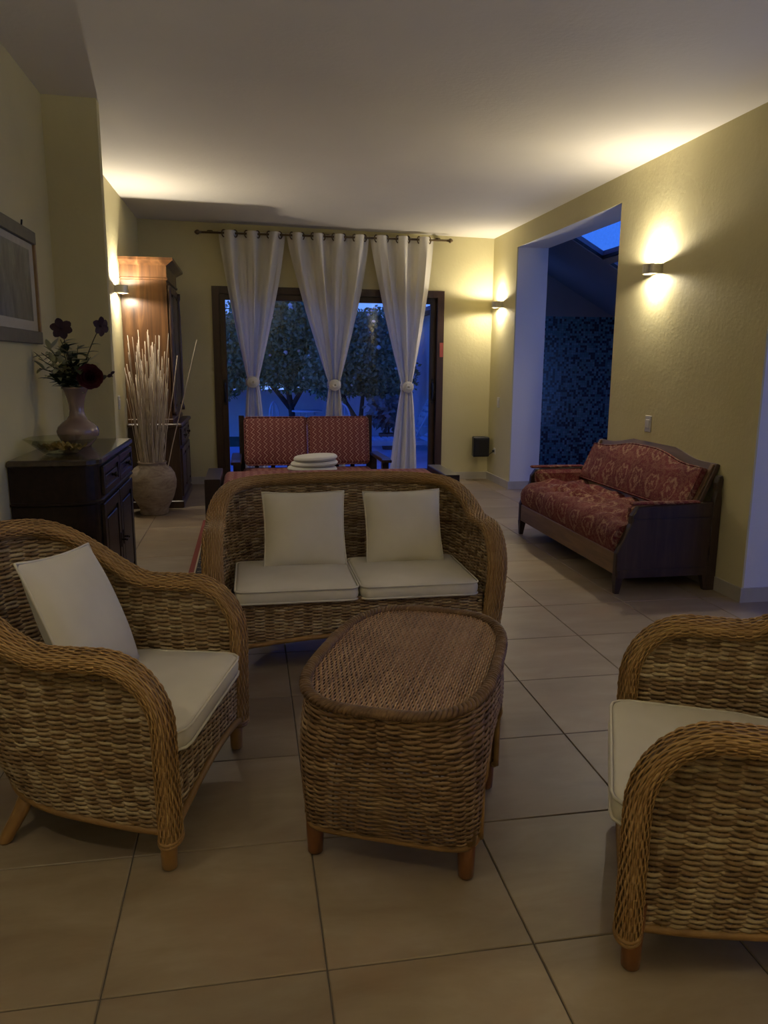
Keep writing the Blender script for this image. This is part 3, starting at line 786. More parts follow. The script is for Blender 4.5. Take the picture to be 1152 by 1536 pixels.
def densify(o, step=.05):
    out = []
    for i in range(len(o)):
        a, b = o[i], o[(i+1) % len(o)]; d = math.hypot(b[0]-a[0], b[1]-a[1]); k = max(1, int(d/step))
        out += [(a[0]+(b[0]-a[0])*q/k, a[1]+(b[1]-a[1])*q/k) for q in range(k)]
    return out
def seat_cushion(name, label, outline, z0, z1, loc, rz, mat='canvas', group=None, puff=.012, cat='cushion', pipe=.0045):
    t = thing(name, label, cat, loc, rz, group)
    pad(MB(), outline, z0, z1, min(.018, (z1-z0)*.45), puff).build('cover', mat, t)
    for z in (z0+.008, z1-.006):
        MB().tube([(p[0], p[1], z) for p in inset(outline, .0015)], pipe, 6, False, True).build('piping', mat, t)
    return t
def pillow_mesh(w, h, th, seed=0):
    rr = random.Random(seed); n = 22; V = []; F = []; mb = MB()
    a1, a2 = rr.random()*6, rr.random()*6
    def pt(i, j, s):
        u, v = i/n*2-1, j/n*2-1
        pin = 1-.055*(1-abs(v)**2)*abs(u)**3; pin2 = 1-.055*(1-abs(u)**2)*abs(v)**3
        x = u*w/2*pin; z = v*h/2*pin2
        k = max(0, (1-abs(u)**2.4))*max(0, (1-abs(v)**2.4))
        y = th/2*k**.55*(1+.10*math.sin(3*u+a1)*math.sin(2.4*v+a2))
        return (x, s*y, z)
    for s in (-1, 1):
        mb.add([pt(i, j, s) for j in range(n+1) for i in range(n+1)], [(j*(n+1)+i, j*(n+1)+i+1, (j+1)*(n+1)+i+1, (j+1)*(n+1)+i) for j in range(n) for i in range(n)], True)
    edge = [pt(i, 0, 0) for i in range(n)]+[pt(n, j, 0) for j in range(n)]+[pt(n-i, n, 0) for i in range(n)]+[pt(0, n-j, 0) for j in range(n)]
    return mb, edge
def pillow(label, w, h, th, loc, rot, seed, group='cream scatter cushions'):
    t = thing('scatter_cushion', label, 'cushion', loc, 0, group); t.rotation_euler = rot
    mb, edge = pillow_mesh(w, h, th, seed); mb.build('cover', 'canvas', t)
    MB().tube(edge, .0045, 6, False, True).build('piping', 'canvas', t)
    return t

def place(x, y, fx, fy):
    """seat whose front (-y local) faces (fx,fy), middle of its front posts at x,y"""
    return (x, y, 0), math.atan2(fx, -fy)
# armchair on the left: front posts at (-.231,1.919) and (-.064,2.579)
A = thing('wicker_armchair', 'wicker armchair on the left with a cream pillow and honey wood legs', 'armchair')
A.location, rzA = place(-.148, 2.249, .967, -.255); A.rotation_euler = (0, 0, rzA)
wicker_seat(A, .350, .30, .36, .60, .795, .02, 'legwood')
ch_out = densify([(-.235, -.03), (.235, -.03), (.262, -.024), (.282, -.006), (.292, .025), (.292, .30), (.27, .40), (.20, .50), (.08, .55), (-.08, .55), (-.20, .50), (-.27, .40), (-.292, .30), (-.292, .025), (-.282, -.006), (-.262, -.024)], .05)
seat_cushion('seat_cushion', 'cream seat cushion on the left wicker armchair', ch_out, .312, .378, A.location, rzA, group='cream seat cushions')
def local(root_loc, rz, p):
    c, s = math.cos(rz), math.sin(rz); return (root_loc[0]+c*p[0]-s*p[1], root_loc[1]+s*p[0]+c*p[1], p[2])
pillow('cream pillow leaning in the left wicker armchair', .43, .43, .13, local(A.location, rzA, (.0, .375, .585)), (-.42, .10, rzA), 1)
# armchair on the right: a copy
B = copy_tree(A); B.location, rzB = place(.958, 1.705, -.90, .436); B.rotation_euler = (0, 0, rzB)
B['label'] = 'wicker armchair on the right, cut by the picture edge, with reddish legs'
for ch in B.children:
    if ch.name.startswith('leg'):
        ch.data = ch.data.copy(); ch.data.materials[0] = MT['legdark']
seat_cushion('seat_cushion', 'cream seat cushion on the right wicker armchair', [(x, y-.022*(1-max(0, y)/.55)) for x, y in ch_out], .312, .378, B.location, rzB, group='cream seat cushions')
A['group'] = B['group'] = 'wicker armchairs'
# two-seat wicker sofa
S_ = thing('wicker_loveseat', 'two-seat wicker sofa with a rolled rim and four cream cushions', 'sofa')
S_.location = (.462, 3.24, 0)
wicker_seat(S_, .622, .30, .36, .605, .737, .02, 'legwood')
SL = S_.location
for s, nm in ((-1, 'left'), (1, 'right')):
    o = rrect(min(s*.004, s*.545), max(s*.004, s*.545), -.03, .50, .04)
    seat_cushion('seat_cushion', 'cream %s seat cushion on the two-seat wicker sofa' % nm, o, .318, .385, SL, 0, group='cream seat cushions')
pillow('cream left back pillow on the two-seat wicker sofa', .40, .37, .12, (.250, 3.65, .555), (-.34, .01, .03), 2)
pillow('cream right back pillow on the two-seat wicker sofa', .385, .365, .12, (.738, 3.65, .553), (-.34, -.02, -.03), 3)

# woven coffee table
TB = thing('wicker_coffee_table', 'small oblong wicker coffee table with four dark wooden feet', 'table')
ax = Vector((.408, .913, 0)); rzT = math.atan2(-ax.x, ax.y)
TB.location = (.346+ax.x*.225, 1.854+ax.y*.225, 0); TB.rotation_euler = (0, 0, rzT)
def table():
    a1, b1, a0, b0, Ht = .412, .258, .262, .242, .515
    def ring(a, b, e, th): 
        c, s = np.cos(th), np.sin(th)
        return np.sign(c)*np.abs(c)**(2/e)*b, np.sign(s)*np.abs(s)**(2/e)*a
    def surf(th, z):
        t = np.clip((z-.095)/(Ht-.095), 0, 1); k = t**.75
        a = a0+(a1-a0)*k; b = b0+(b1-b0)*np.minimum(1, t*1.6); e = 7-(7-3.1)*np.minimum(1, t*1.15); sh = .028*t
        c, s = np.cos(th), np.sin(th)
        return np.stack([np.sign(c)*np.abs(c)**(2/e)*b, np.sign(s)*np.abs(s)**(2/e)*a+sh, z+0*th], -1)
    th = np.linspace(0, 2*PI, 4001); top = surf(th, np.full(4001, .35)); d = np.r_[0, np.cumsum(np.linalg.norm(np.diff(top, axis=0), axis=1))]
    nst = 2*(int(d[-1]/.044)//2); Mm = nst*6+1
    tt = np.interp(np.linspace(0, d[-1], Mm), d, th)
    zs = np.arange(.10, Ht-.012, .0078); R = len(zs)
    TH = np.broadcast_to(tt[None], (R, Mm)); ZZ = np.broadcast_to(zs[:, None], (R, Mm))
    P = surf(TH, ZZ); Pu = np.gradient(P, axis=1); Pv = surf(TH, ZZ+1e-3)-P
    N = unit(np.cross(Pu, Pv)); Vv = unit(Pv)
    # long sides open into an arch between wrapped posts
    yl = P[..., 1]; sidey = np.abs(P[..., 0]) > b0*.93
    archz = np.where(np.abs(yl) < .195, .355-.08*(yl/.195)**4, 0)
    mask = ~((ZZ < archz) & sidey)
    weave('woven_body', P, N, Vv, mask, TB, 'tabside', nst, .0036, .0027, .0060)
    stakes('stakes', P, mask, nst, TB, 'tabside')
    rp_ = MB().tube([tuple(p) for p in surf(np.interp(np.linspace(0, d[-1], 161)[:-1], d, th), np.full(160, .1)) if not (abs(p[1]) < .195 and abs(p[0]) > b0*.9) and p[1] < 0], .010, 8); rp_.build('base_edge', 'rattan', TB)
    rp2 = MB().tube([tuple(p) for p in surf(np.interp(np.linspace(0, d[-1], 161)[:-1], d, th), np.full(160, .1)) if not (abs(p[1]) < .195 and abs(p[0]) > b0*.9) and p[1] > 0], .010, 8); rp2.build('base_edge', 'rattan', TB)
    for sx in (-1, 1):
        pts = [(sx*(b0+.01), y, .355-.08*(y/.195)**4) for y in np.linspace(-.19, .19, 30)]
        pts = [(sx*(b0+.003), -.197, z) for z in np.linspace(.10, .26, 8)]+pts+[(sx*(b0+.003), .197, z) for z in np.linspace(.26, .10, 8)]
        MB().tube(pts, .009, 8).build('arch_edge', 'rattan', TB)
        for sy in (-1, 1):
            MB().loft([[(sx*.212+r*math.cos(a), sy*.228+r*math.sin(a), z) for a in np.linspace(0, 2*PI, 16, endpoint=False)] for r, z in ((.015, 0), (.021, .006), (.0235, .05), (.025, .115))], True, True).build('leg', 'legdark', TB)
            MB().loft([[(sx*.212+r*math.cos(a), sy*.228+r*math.sin(a), z) for a in np.linspace(0, 2*PI, 16, endpoint=False)] for r, z in ((.026, .105), (.026, .46))], True, True).build('wrapped_post', 'rattan', TB)
    # braided rim
    thr = np.interp(np.linspace(0, d[-1], 721), d, th); rim = surf(thr, np.full(721, Ht)); rim[:, 2] = Ht-.003
    rim0 = rim-np.array([0, .028, 0]); outd = unit(np.sign(rim0)*np.abs(rim0/np.array([b1, a1, 1]))**2.1/np.array([b1, a1, 1])*np.array([1, 1, 0])); upd = np.array([0, 0, 1.0])
    turns = 64
    for lay in range(3):
        PPs = []
        for q in range(721):
            w = 2*PI*turns*q/720+lay*2*PI/3
            PPs.append(tuple(rim[q]-outd[q]*.004+outd[q]*.012*math.cos(w)+upd*(.007*math.sin(w)+.002)))
        MB().tube(PPs[:-1], .0068, 6, False, True).build('rim_braid', 'tabside', TB)
    # flat woven top
    ys = np.arange(-.43, .43, .0066); R2 = len(ys); xs = np.linspace(-.26, .26, 8*14*1+1)
    XX, YY = np.meshgrid(xs, ys)
    curv = 0*XX
    Pt = np.stack([XX, YY+curv, np.full_like(XX, Ht-.004)], -1)
    ins = (np.abs(XX)/(b1-.018))**2.7+(np.abs(YY)/(a1-.02))**2.7 < 1
    NT_ = np.zeros_like(Pt); NT_[..., 2] = 1; VT = np.zeros_like(Pt); VT[..., 1] = 1
    # strands run lengthwise across the stakes
    xs2 = np.arange(-.25, .25, .0068); ys2 = np.linspace(-.46, .46, 50*5+1)
    YG, XG = np.meshgrid(ys2, xs2)
    Pt = np.stack([XG, YG, np.full_like(XG, Ht-.003)], -1); ins = (np.abs(XG)/(b1-.010))**3.1+(np.abs(YG-.028)/(a1-.012))**3.1 < 1
    NT_ = np.zeros_like(Pt); NT_[..., 2] = 1; VT = np.zeros_like(Pt); VT[..., 0] = 1
    weave('woven_top', Pt, NT_, VT, ins, TB, 'tabweave', 50, .0022, .0016, .0034, False, True, .3)
    el = [tuple(surf(np.array(a), np.array(Ht))*np.array([.965, .97, 1])-np.array([0, 0, .006])) for a in np.linspace(0, 2*PI, 64, endpoint=False)]
    e_ = MB(); e_.loft([[(p[0], p[1], p[2]-.014) for p in el], el], True, True, False); e_.build('top_board', 'backing', TB)
table()

# ------------------------------------------------------------------ damask settee
ST = thing('damask_settee', 'dark oak settee with red and gold damask seat and camel back', 'sofa', (2.12, 4.10, 0))
SLn = 1.70; SD = .64
def end_panel(y0, y1):
    p = [(0.0, .095), (.0, .25), (.012, .28), (.078, .425), (.082, .475), (.120, .527), (.60, .545), (.60, .095)]
    e_ = MB().prism(p, 1, y0, y1, .006)
    o = e_.build('end_panel', 'setteewood', ST)
    out = y0-.004 if y0 < .5 else y1+.004
    ya, yb = (y0-.006, y0+.002) if y0 < .5 else (y1-.002, y1+.006)
    m = MB().box(.095, .60, ya, yb, .44, .455).box(.01, .60, ya, yb, .10, .15)
    m.build('panel_moulding', 'setteewood', o)
    return o
end_panel(0, .045); end_panel(SLn-.045, SLn)
for y in (.022, SLn-.022):
    MB().loft([[(sx_+.022*k*a, y+.022*k*b, z) for a, b in ((-1, -1), (1, -1), (1, 1), (-1, 1))] for sx_, k, z in ((.02, .62, 0), (.026, 1.15, .11))], True, True, False).build('leg', 'setteewood', ST)
    MB().loft([[(sx_+.022*k*a, y+.022*k*b, z) for a, b in ((-1, -1), (1, -1), (1, 1), (-1, 1))] for sx_, k, z in ((.60, .62, 0), (.585, 1.15, .11))], True, True, False).build('leg', 'setteewood', ST)
    post = [(.60, .0), (.655, .0), (.655, .55), (.648, .62), (.655, .68), (.645, .705), (.625, .70), (.612, .66), (.618, .61), (.605, .55), (.60, .5)]
    MB().prism(post, 1, y-.022, y+.022, .004).build('back_post', 'setteewood', ST)
MB().box(.004, .034, .045, SLn-.045, .115, .245, .004).build('front_rail', 'setteerail', ST)
MB().box(.60, .63, .045, SLn-.045, .115, .36, .004).build('rear_rail', 'setteewood', ST)
MB().box(.03, .60, .045, SLn-.045, .20, .24).build('seat_base', 'setteewood', ST)
def mattress():
    n, m_ = 90, 34; V = []; F = []; mb = MB()
    rr = np.random.RandomState(5)
    ph = rr.rand(14)*6
    x0, x1, y0, y1, zb, zt = .002, .585, .047, SLn-.047, .24, .42
    rows = []
    # profile runs from the front bottom edge over the top to the back
    prof = [(x0+.012, zb), (x0-.004, zb+.05), (x0-.006, zb+.10), (x0+.006, zb+.14), (x0+.035, zt-.005), (x0+.07, zt+.012)]+[(x0+.07+(x1-x0-.07)*k/26, zt+.012+.018*math.sin(PI*k/26)-.02*(k/26)**3) for k in range(1, 27)]+[(x1, zb)]
    for j in range(n+1):
        y = y0+(y1-y0)*j/n; e = min(j, n-j)/n; edge = 1-.10*math.exp(-e*40); r = []
        for k, (x, z) in enumerate(prof):
            top = max(0, min(1, (k-3)/4))
            w = .018*math.sin(x*46+1.6*math.sin(y*5+ph[0])+ph[1])*top*(.5+.5*math.sin(y*6+ph[2]))+.012*math.sin(y*24+3*math.sin(x*9)+ph[3])*top+.010*math.sin((x+y)*31+ph[4])*top
            tuft = 0
            r.append((x+.006*math.sin(y*13+ph[5])*(1-top)*(1 if 0 < k < 5 else 0), y, zb+(z-zb)*edge+w*(1 if k < len(prof)-1 else 0)))
        rows.append(r)
    mb.loft(rows, False, False, True)
    for r, fl_ in ((rows[0], 0), (rows[-1], 1)):
        mb.add(r, [tuple(range(len(r)))], False)
    return mb
mattress().build('seat_mattress', 'damask', ST)
# leaning back: oak frame with a humped top rail and a damask cushion in front
def back_outline(y0, y1, zb, top, n=28, hump=.07):
    p = [(y0, zb)]
    p += [(y1, zb)]
    for k in range(n+1):
        q = 1-k/n; y = y0+(y1-y0)*q
        z = top+hump*sstep(.10, .42, q)*(1-sstep(.58, .90, q))
        p.append((y, float(z)))
    return p
BK = bpy.data.objects.new('backrest', None); COL.objects.link(BK); BK.parent = ST; BK.location = (.475, 0, .40); BK.rotation_euler = (0, math.radians(24), 0)
MB().prism(back_outline(.06, SLn-.06, .0, .405), 0, .0, .028, .004).build('back_frame', 'setteeback', BK)
MB().box(-.010, .0, .075, SLn-.075, .02, .058, .003).build('lower_rail', 'setteerail', BK)
for yy_ in (.075, SLn-.105): MB().box(-.012, .0, yy_, yy_+.03, .02, .395, .003).build('side_rail', 'setteerail', BK)
ol = densify(back_outline(.10, SLn-.10, .055, .355, 28, .06), .06)
cbm = MB(); pad(cbm, ol, 0, .055, .022, .018)
cb = cbm.build('back_cushion', 'damask', BK)
me = cb.data
for v in me.vertices:
    y, z, x = v.co.x, v.co.y, v.co.z; v.co = (-x+.002, y, z)
me.update()
MB().tube([(-.048, p[0], p[1]) for p in inset(ol, .006)], .005, 6, False, True).build('piping', 'damask', BK)
for y0 in (.003, SLn-.042):
    pass
MB().box(.10, .56, .045, .105, .405, .53, .02).build('arm_pad', 'damask', ST)
MB().box(.08, .52, .002, .045, .535, .556, .008).build('arm_cap', 'damask', ST)
MB().box(.10, .50, SLn-.12, SLn-.045, .405, .535, .03).build('arm_pad', 'damask', ST)
MB().box(.08, .52, SLn-.045, SLn-.002, .535, .556, .008).build('arm_cap', 'damask', ST)

# ------------------------------------------------------------------ red sofa by the door, white cushions, long bench
RS = thing('red_sofa', 'two-seat dark wood sofa with red zigzag cushions before the sliding door', 'sofa', (.54, 7.1, 0))
for s in (-1, 1):
    for y in (-.30, .36):
        MB().box(s*.66-.03, s*.66+.03, y-.03, y+.03, 0, .47, .004).build('leg', 'sofawood', RS)
    MB().prism([(-.38, .47), (.40, .46), (.40, .49), (-.30, .505), (-.38, .495)], 0, s*.665-.045, s*.665+.045, .006).build('armrest', 'sofawood', RS)
    MB().box(s*.66-.02, s*.66+.02, -.27, .33, .20, .28).build('side_rail', 'sofawood', RS)
MB().box(-.63, .63, -.31, -.27, .16, .27, .004).build('front_rail', 'sofawood', RS)
MB().box(-.63, .63, .30, .34, .16, .27, .004).build('rear_rail', 'sofawood', RS)
bf = MB().box(-.64, -.59, .34, .385, .26, .85).box(.59, .64, .34, .385, .26, .85).box(-.59, .59, .34, .38, .76, .83)
for k in range(7): bf.box(-.5+k*.155, -.46+k*.155, .345, .375, .30, .76)
bf.build('back_frame', 'sofawood', RS)
for s in (-1, 1):
    pad(MB(), rrect(min(s*.004, s*.615), max(s*.004, s*.615), -.30, .30, .04), .26, .36, .04, .012).build('seat_cushion', 'zigzag', RS)
    c_ = MB(); pad(c_, rrect(min(s*.004, s*.592), max(s*.004, s*.592), 0, .46, .04), -.05, .055, .035, .02)
    o = c_.build('back_cushion', 'zigzag', RS)
    for v in o.data.vertices:
        x, z, y = v.co.x, v.co.y, v.co.z; v.co = (x, -y, z)
    o.data.update(); o.location = (0, .21, .385); o.rotation_euler = (math.radians(-12), 0, 0)
    MB().tube([(p[0], -.045, p[1]) for p in inset(rrect(min(s*.004, s*.592), max(s*.004, s*.592), 0, .46, .04), .004)], .006, 6, False, True).build('piping', 'zigzag', o)
for k, (w, dx, lab) in enumerate(((.225, -.02, 'bottom white oval cushion of the stack on the red sofa'), (.215, .0, 'middle white oval cushion of the stack on the red sofa'), (.20, .012, 'top white oval cushion of the stack on the red sofa'))):
    el = [(w*math.cos(a), .17*math.sin(a)) for a in np.linspace(0, 2*PI, 36, endpoint=False)]
    t = thing('oval_cushion', lab, 'cushion', (.575+dx, 6.97, .378+k*.049), 0, 'white oval cushions')
    t.rotation_euler = (0, (.02, -.03, -.05)[k], .1*k)
    pad(MB(), el, 0, .043, .021, .006).build('cover', 'whitecloth', t)
    MB().tube([(p[0], p[1], .0215) for p in el], .004, 6, False, True).build('piping', 'whitecloth', t)
BN = thing('long_sofa_bench', 'long low dark wood bench with a red cushion behind the wicker sofa', 'bench', (.602, 5.75, .0087))
for s in (-1, 1):
    MB().prism([(-.30, .0), (-.25, .0), (-.25, .30), (.25, .30), (.25, 0), (.30, 0), (.30, .53), (-.30, .53)], 0, s*.87-.055, s*.87+.055, .005).build('end_frame', 'sofawood', BN)
MB().box(-.815, .815, -.28, -.24, .20, .32).build('front_rail', 'sofawood', BN)
MB().box(-.815, .815, .24, .28, .20, .32).build('rear_rail', 'sofawood', BN)
MB().box(-.815, .815, -.24, .24, .28, .31).build('seat_board', 'sofawood', BN)
pad(MB(), rrect(-.812, .812, -.27, .27, .05), .32, .512, .05, .008).build('seat_cushion', 'zigzag', BN)

# rug
RG = MB().box(-.84, .84, -1.10, 1.10, 0, .008).build('rug', 'rug', None, (.425, 5.55, .0005))
tag(RG, 'red and black oriental rug with patterned border behind the wicker sofa', 'rug')

# ------------------------------------------------------------------ dresser on the left
DR = thing('dresser', 'black-brown wooden sideboard with drawers and doors against the left wall', 'sideboard', (0, 0, 0))
DX, DY0, DY1 = -.705, 3.715, 4.755
def dplan(o=0.0): return [(-1.095, DY0-o)]+[(-.825+(.12+o)*math.sin(a), DY0+.10-(.10+o)*math.cos(a)) for a in np.linspace(0, PI/2, 9)]+[(DX+o, DY1+o*.6), (-1.095, DY1+o*.6)]
MB().prism(dplan(-.012), 2, .05, .70).build('lower_body', 'ebony', DR)
MB().prism(dplan(-.005), 2, .70, .868).build('upper_body', 'ebony', DR)
MB().prism(dplan(.005), 2, .682, .702, .006).build('waist_moulding', 'ebony', DR)
MB().prism(dplan(.008), 2, 0, .06, .006).build('plinth', 'ebony', DR)
MB().prism(dplan(.012), 2, .868, .90, .007).build('top', 'ebonytop', DR)
def panel_front(par, name, x, y0, y1, z0, z1, mat, fr=.045, nx=1):
    d = MB()
    d.box(x, x+.016, y0, y0+fr, z0, z1, .003).box(x, x+.016, y1-fr, y1, z0, z1, .003).box(x, x+.016, y0+fr, y1-fr, z0, z0+fr, .003).box(x, x+.016, y0+fr, y1-fr, z1-fr, z1, .003)
    o = d.build(name, mat, par)
    MB().box(x, x+.006, y0+fr, y1-fr, z0+fr, z1-fr).build('recess', mat, o)
    MB().box(x+.004, x+.014, y0+fr+.022, y1-fr-.022, z0+fr+.022, z1-fr-.022, .006).build('raised_panel', mat, o)
    return o
ym = (3.82+4.74)/2
for a, b in ((3.825, ym-.008), (ym+.008, 4.735)):
    d = panel_front(DR, 'drawer', DX-.005, a, b, .715, .855, 'ebonyz', .03)
    MB().lathe([(0, 0), (.008, 0), (.006, .012), (.014, .02), (.012, .028), (0, .031)], 12).build('knob', 'iron', d, (DX+.008, (a+b)/2, .785), (0, PI/2, 0))
for a, b, h in ((3.825, ym-.008, 1), (ym+.008, 4.735, 0)):
    d = panel_front(DR, 'cabinet_door', DX-.012, a, b, .085, .67, 'ebonyz', .06)
    yk = b-.03 if h else a+.03
    MB().box(DX+.002, DX+.008, yk-.012, yk+.012, .36, .44, .002).tube([(DX+.008, yk, .40), (DX+.03, yk, .40), (DX+.034, yk-.015, .40), (DX+.034, yk+.015, .40)], .005, 6).build('door_pull', 'iron', d)

# vase with flowers, glass bowl, picture
VX, VY, VZ = -.905, 4.33, .9
VS = thing('ceramic_vase', 'mauve glazed vase with a flared neck on the dark sideboard', 'vase', (VX, VY, VZ))
prof = [(.0, 0), (.062, 0), (.066, .008), (.085, .03), (.104, .06), (.108, .082), (.100, .105), (.078, .127), (.054, .145), (.041, .165), (.037, .19), (.039, .22), (.046, .255), (.056, .285), (.066, .305), (.071, .314), (.068, .315), (.052, .28), (.042, .25), (.034, .21), (.03, .18)]
MB().lathe(prof, 40).build('body', 'pinkceramic', VS)
VT_ = VZ+.31
def petal(c, dirv, up, L, w, curl=.3, n=5, blunt=False):
    d = Vector(dirv).normalized(); u = Vector(up).normalized(); s = d.cross(u).normalized(); u = s.cross(d)
    vs_ = []; 
    for k in range(n+1):
        q = k/n; ww = w*min(1, .25+q*1.5)*math.sqrt(max(.06, 1-(max(0, q-.55)/.45)**2)) if blunt else w*math.sin(PI*min(1, q*.85+.12))**.8; p = Vector(c)+d*L*q+u*curl*L*q*q
        vs_ += [tuple(p-s*ww+u*ww*.25), tuple(p-u*.0), tuple(p+s*ww+u*ww*.25)]
    fs = []
    for k in range(n):
        for j in (0, 1): fs.append((k*3+j, k*3+j+1, (k+1)*3+j+1, (k+1)*3+j))
    return vs_, fs
def stem_pts(p0, p1, bend):
    a, b = Vector(p0), Vector(p1); m = (a+b)/2+Vector(bend)
    return [tuple(a*(1-q)**2+m*2*q*(1-q)+b*q*q) for q in np.linspace(0, 1, 9)]
def flower(label, tip, face, mat, npet, L, w, name='artificial_flower', layers=1, cat='flower', leaves=2, seed=0):
    rr = random.Random(seed); base = (VX+rr.uniform(-.012, .012), VY+rr.uniform(-.012, .012), VZ+.16)
    t = thing(name, label, cat, base)
    tip_l = Vector(tip)-Vector(base); f = Vector(face).normalized()
    top = Vector((0, 0, .15))
    pts = [(0, 0, 0), (0, 0, .08)]+stem_pts(top, tip_l, (0, 0, .05))
    MB().tube(pts, .0028, 5).build('stem', 'stemgreen', t)
    b = MB(); o1 = f.orthogonal().normalized(); o2 = f.cross(o1)
    for ly in range(layers):
        for k in range(npet):
            a = 2*PI*k/npet+ly*.5+rr.uniform(-.12, .12); d = o1*math.cos(a)+o2*math.sin(a)
            tilt = (.15+.55*ly/max(1, layers-1)) if layers > 1 else .15
            b.add(*petal(tip_l+f*.004*ly, (d*(1-tilt)+f*tilt), f, L*(1-.13*ly), w*(1-.08*ly), .35 if layers > 1 else rr.uniform(-.3, .2), 7, True), True)
    b.build('petals', mat, t)
    MB().lathe([(0, -.006), (.008, -.004), (.009, .004), (0, .009)], 8).build('flower_centre', mat, t, tuple(tip_l+f*.004))
    lf = MB()
    for k in range(leaves):
        q = pts[5+k % 4]; a = rr.uniform(0, 2*PI); lf.add(*petal(q, (math.cos(a), math.sin(a), .35), (0, 0, 1), .05, .014, -.3), True)
    lf.build('leaves', 'leafdark', t)
    return t
cf = (.2, -1, .15)
flower('dark purple flower at the upper left of the bouquet', (-.945, 4.30, 1.513), cf, 'purple', 6, .055, .021, seed=1)
flower('dark purple flower at the upper right of the bouquet', (-.752, 4.30, 1.528), (.75, -.6, -.1), 'purple', 6, .052, .020, seed=2, leaves=3)
flower('large deep red rose low in the bouquet by the vase rim', (-.815, 4.27, 1.265), cf, 'rose', 9, .072, .036, seed=3, layers=5)
def sprig(label, mat, dirs, L, w, nleaf, name, seed, lean=1.0, cat='foliage', leafL=.07):
    rr = random.Random(seed); base = Vector((VX+rr.uniform(-.012, .012), VY+rr.uniform(-.012, .012), VZ+.17)); t = thing(name, label, cat, base)
    st = MB(); lf = MB()
    for (dx, dy, dz) in dirs:
        tip = Vector((dx, dy, dz))+Vector((VX, VY, VZ+.31))-base
        pts = [(0, 0, 0)]+stem_pts((0, 0, .13), tip, (0, 0, .04)); st.tube(pts, .002, 5)
        for k in range(nleaf):
            q = Vector(pts[2+int((len(pts)-3)*(k+.5)/nleaf)]); a = rr.uniform(0, 2*PI)
            lf.add(*petal(q, (math.cos(a), math.sin(a)*.7, rr.uniform(-.1, .9)), (0, 0, 1), leafL*rr.uniform(.7, 1.2), w, rr.uniform(-.5, .1)), True)
    st.build('stem', 'stemgreen', t); lf.build('leaves', mat, t)
sprig('dark green leafy spray in the middle of the bouquet', 'leafdark', [(-.10, -.03, .03), (-.07, -.03, .06), (.06, -.03, .05), (-.12, -.02, .09), (-.03, -.05, .14), (.0, 0, .19), (-.08, .0, .02), (.04, -.04, .12), (-.05, -.02, .22)], 1, .024, 7, 'leaf_spray', 4, leafL=.085)
sprig('pale feathery dry leaves fanning out of the bouquet', 'leafpale', [(-.17, 0, .10), (-.17, 0, .15), (-.15, -.02, .18), (-.12, -.03, .22), (-.02, -.04, .20), (-.06, .02, .25), (.03, .0, .22), (.09, 0, .16), (.12, -.02, .10), (-.14, 0, .06), (-.09, -.05, .11)], 1, .015, 11, 'dry_leaf_spray', 5, leafL=.075)
t = thing('bud_spray', 'thin brown twig with closed buds on the right of the bouquet', 'flower', (VX, VY, VZ+.17))
pts = [(0, 0, 0)]+stem_pts((.01, 0, .13), (.20, -.03, .20), (0, 0, .05)); MB().tube(pts, .003, 6).build('stem', 'stemgreen', t)
for k, (p, r) in enumerate((((.15, -.025, .195), .013), ((.185, -.03, .205), .010), ((.20, -.03, .22), .008))):
    MB().lathe([(0, -1.6*r), (r*.7, -r), (r, 0), (r*.6, r*1.2), (0, r*1.7)], 10).build('bud', 'purple' if k else 'stemgreen', t, p, (.2, 1.1, 0))
BW = thing('glass_bowl', 'shallow faceted glass bowl in front of the mauve vase', 'bowl', (-.915, 3.985, .9))
def octo(r, z, n=8): return [(r*math.cos(2*PI*(i+.5)/n), r*math.sin(2*PI*(i+.5)/n), z) for i in range(n)]
g = MB(); g.loft([octo(.012, .0), octo(.075, .0), octo(.08, .004), octo(.128, .042), octo(.172, .074), octo(.176, .078), octo(.172, .079), octo(.122, .046), octo(.076, .010), octo(.012, .008)], True, True, False); g.build('glass_body', 'bowlglass', BW)
pp = MB(); rr = random.Random(9)
for k in range(70):
    a, r = rr.uniform(0, 2*PI), .10*math.sqrt(rr.random()); z = .016+.012*rr.random()+.14*max(0, r-.07)
    pp.add(*petal((r*math.cos(a), r*math.sin(a), z), (rr.uniform(-1, 1), rr.uniform(-1, 1), rr.uniform(0, .5)), (0, 0, 1), .035, .011, .4), True)
PPo = pp.build('potpourri', 'potpourri', None, (-.915, 3.985, .9)); tag(PPo, 'dried yellow petals lying in the faceted glass bowl', 'potpourri', kind='stuff')
PF = thing('framed_picture', 'framed grey landscape print with cream mount on the left wall', 'picture', (XL+.002, 3.95, 1.72))
f_ = MB(); hw, hh, fw_ = .50, .285, .065
f_.box(0, .022, -hw, -hw+fw_*.35, -hh, hh, .004); f_.build('side_rail', 'gilt', PF); MB().box(0, .022, hw-fw_*.35, hw, -hh, hh, .004).build('side_rail', 'gilt', PF)
MB().box(0, .024, -hw, hw, -hh, -hh+fw_, .004).build('bottom_rail', 'frame', PF)
MB().box(0, .024, -hw, hw, hh-fw_, hh, .004).build('top_rail', 'frame', PF)
MB().box(0, .008, -hw+.02, hw-.02, -hh+.06, hh-.06).build('mount', 'mat', PF)
MB().box(.008, .0095, -hw+.10, hw-.10, -hh+.115, hh-.10).build('print', 'print', PF)
MB().tube([(.01, .30, hh), (.014, .30, hh+.03)], .005, 6).build('hook', 'iron', PF)

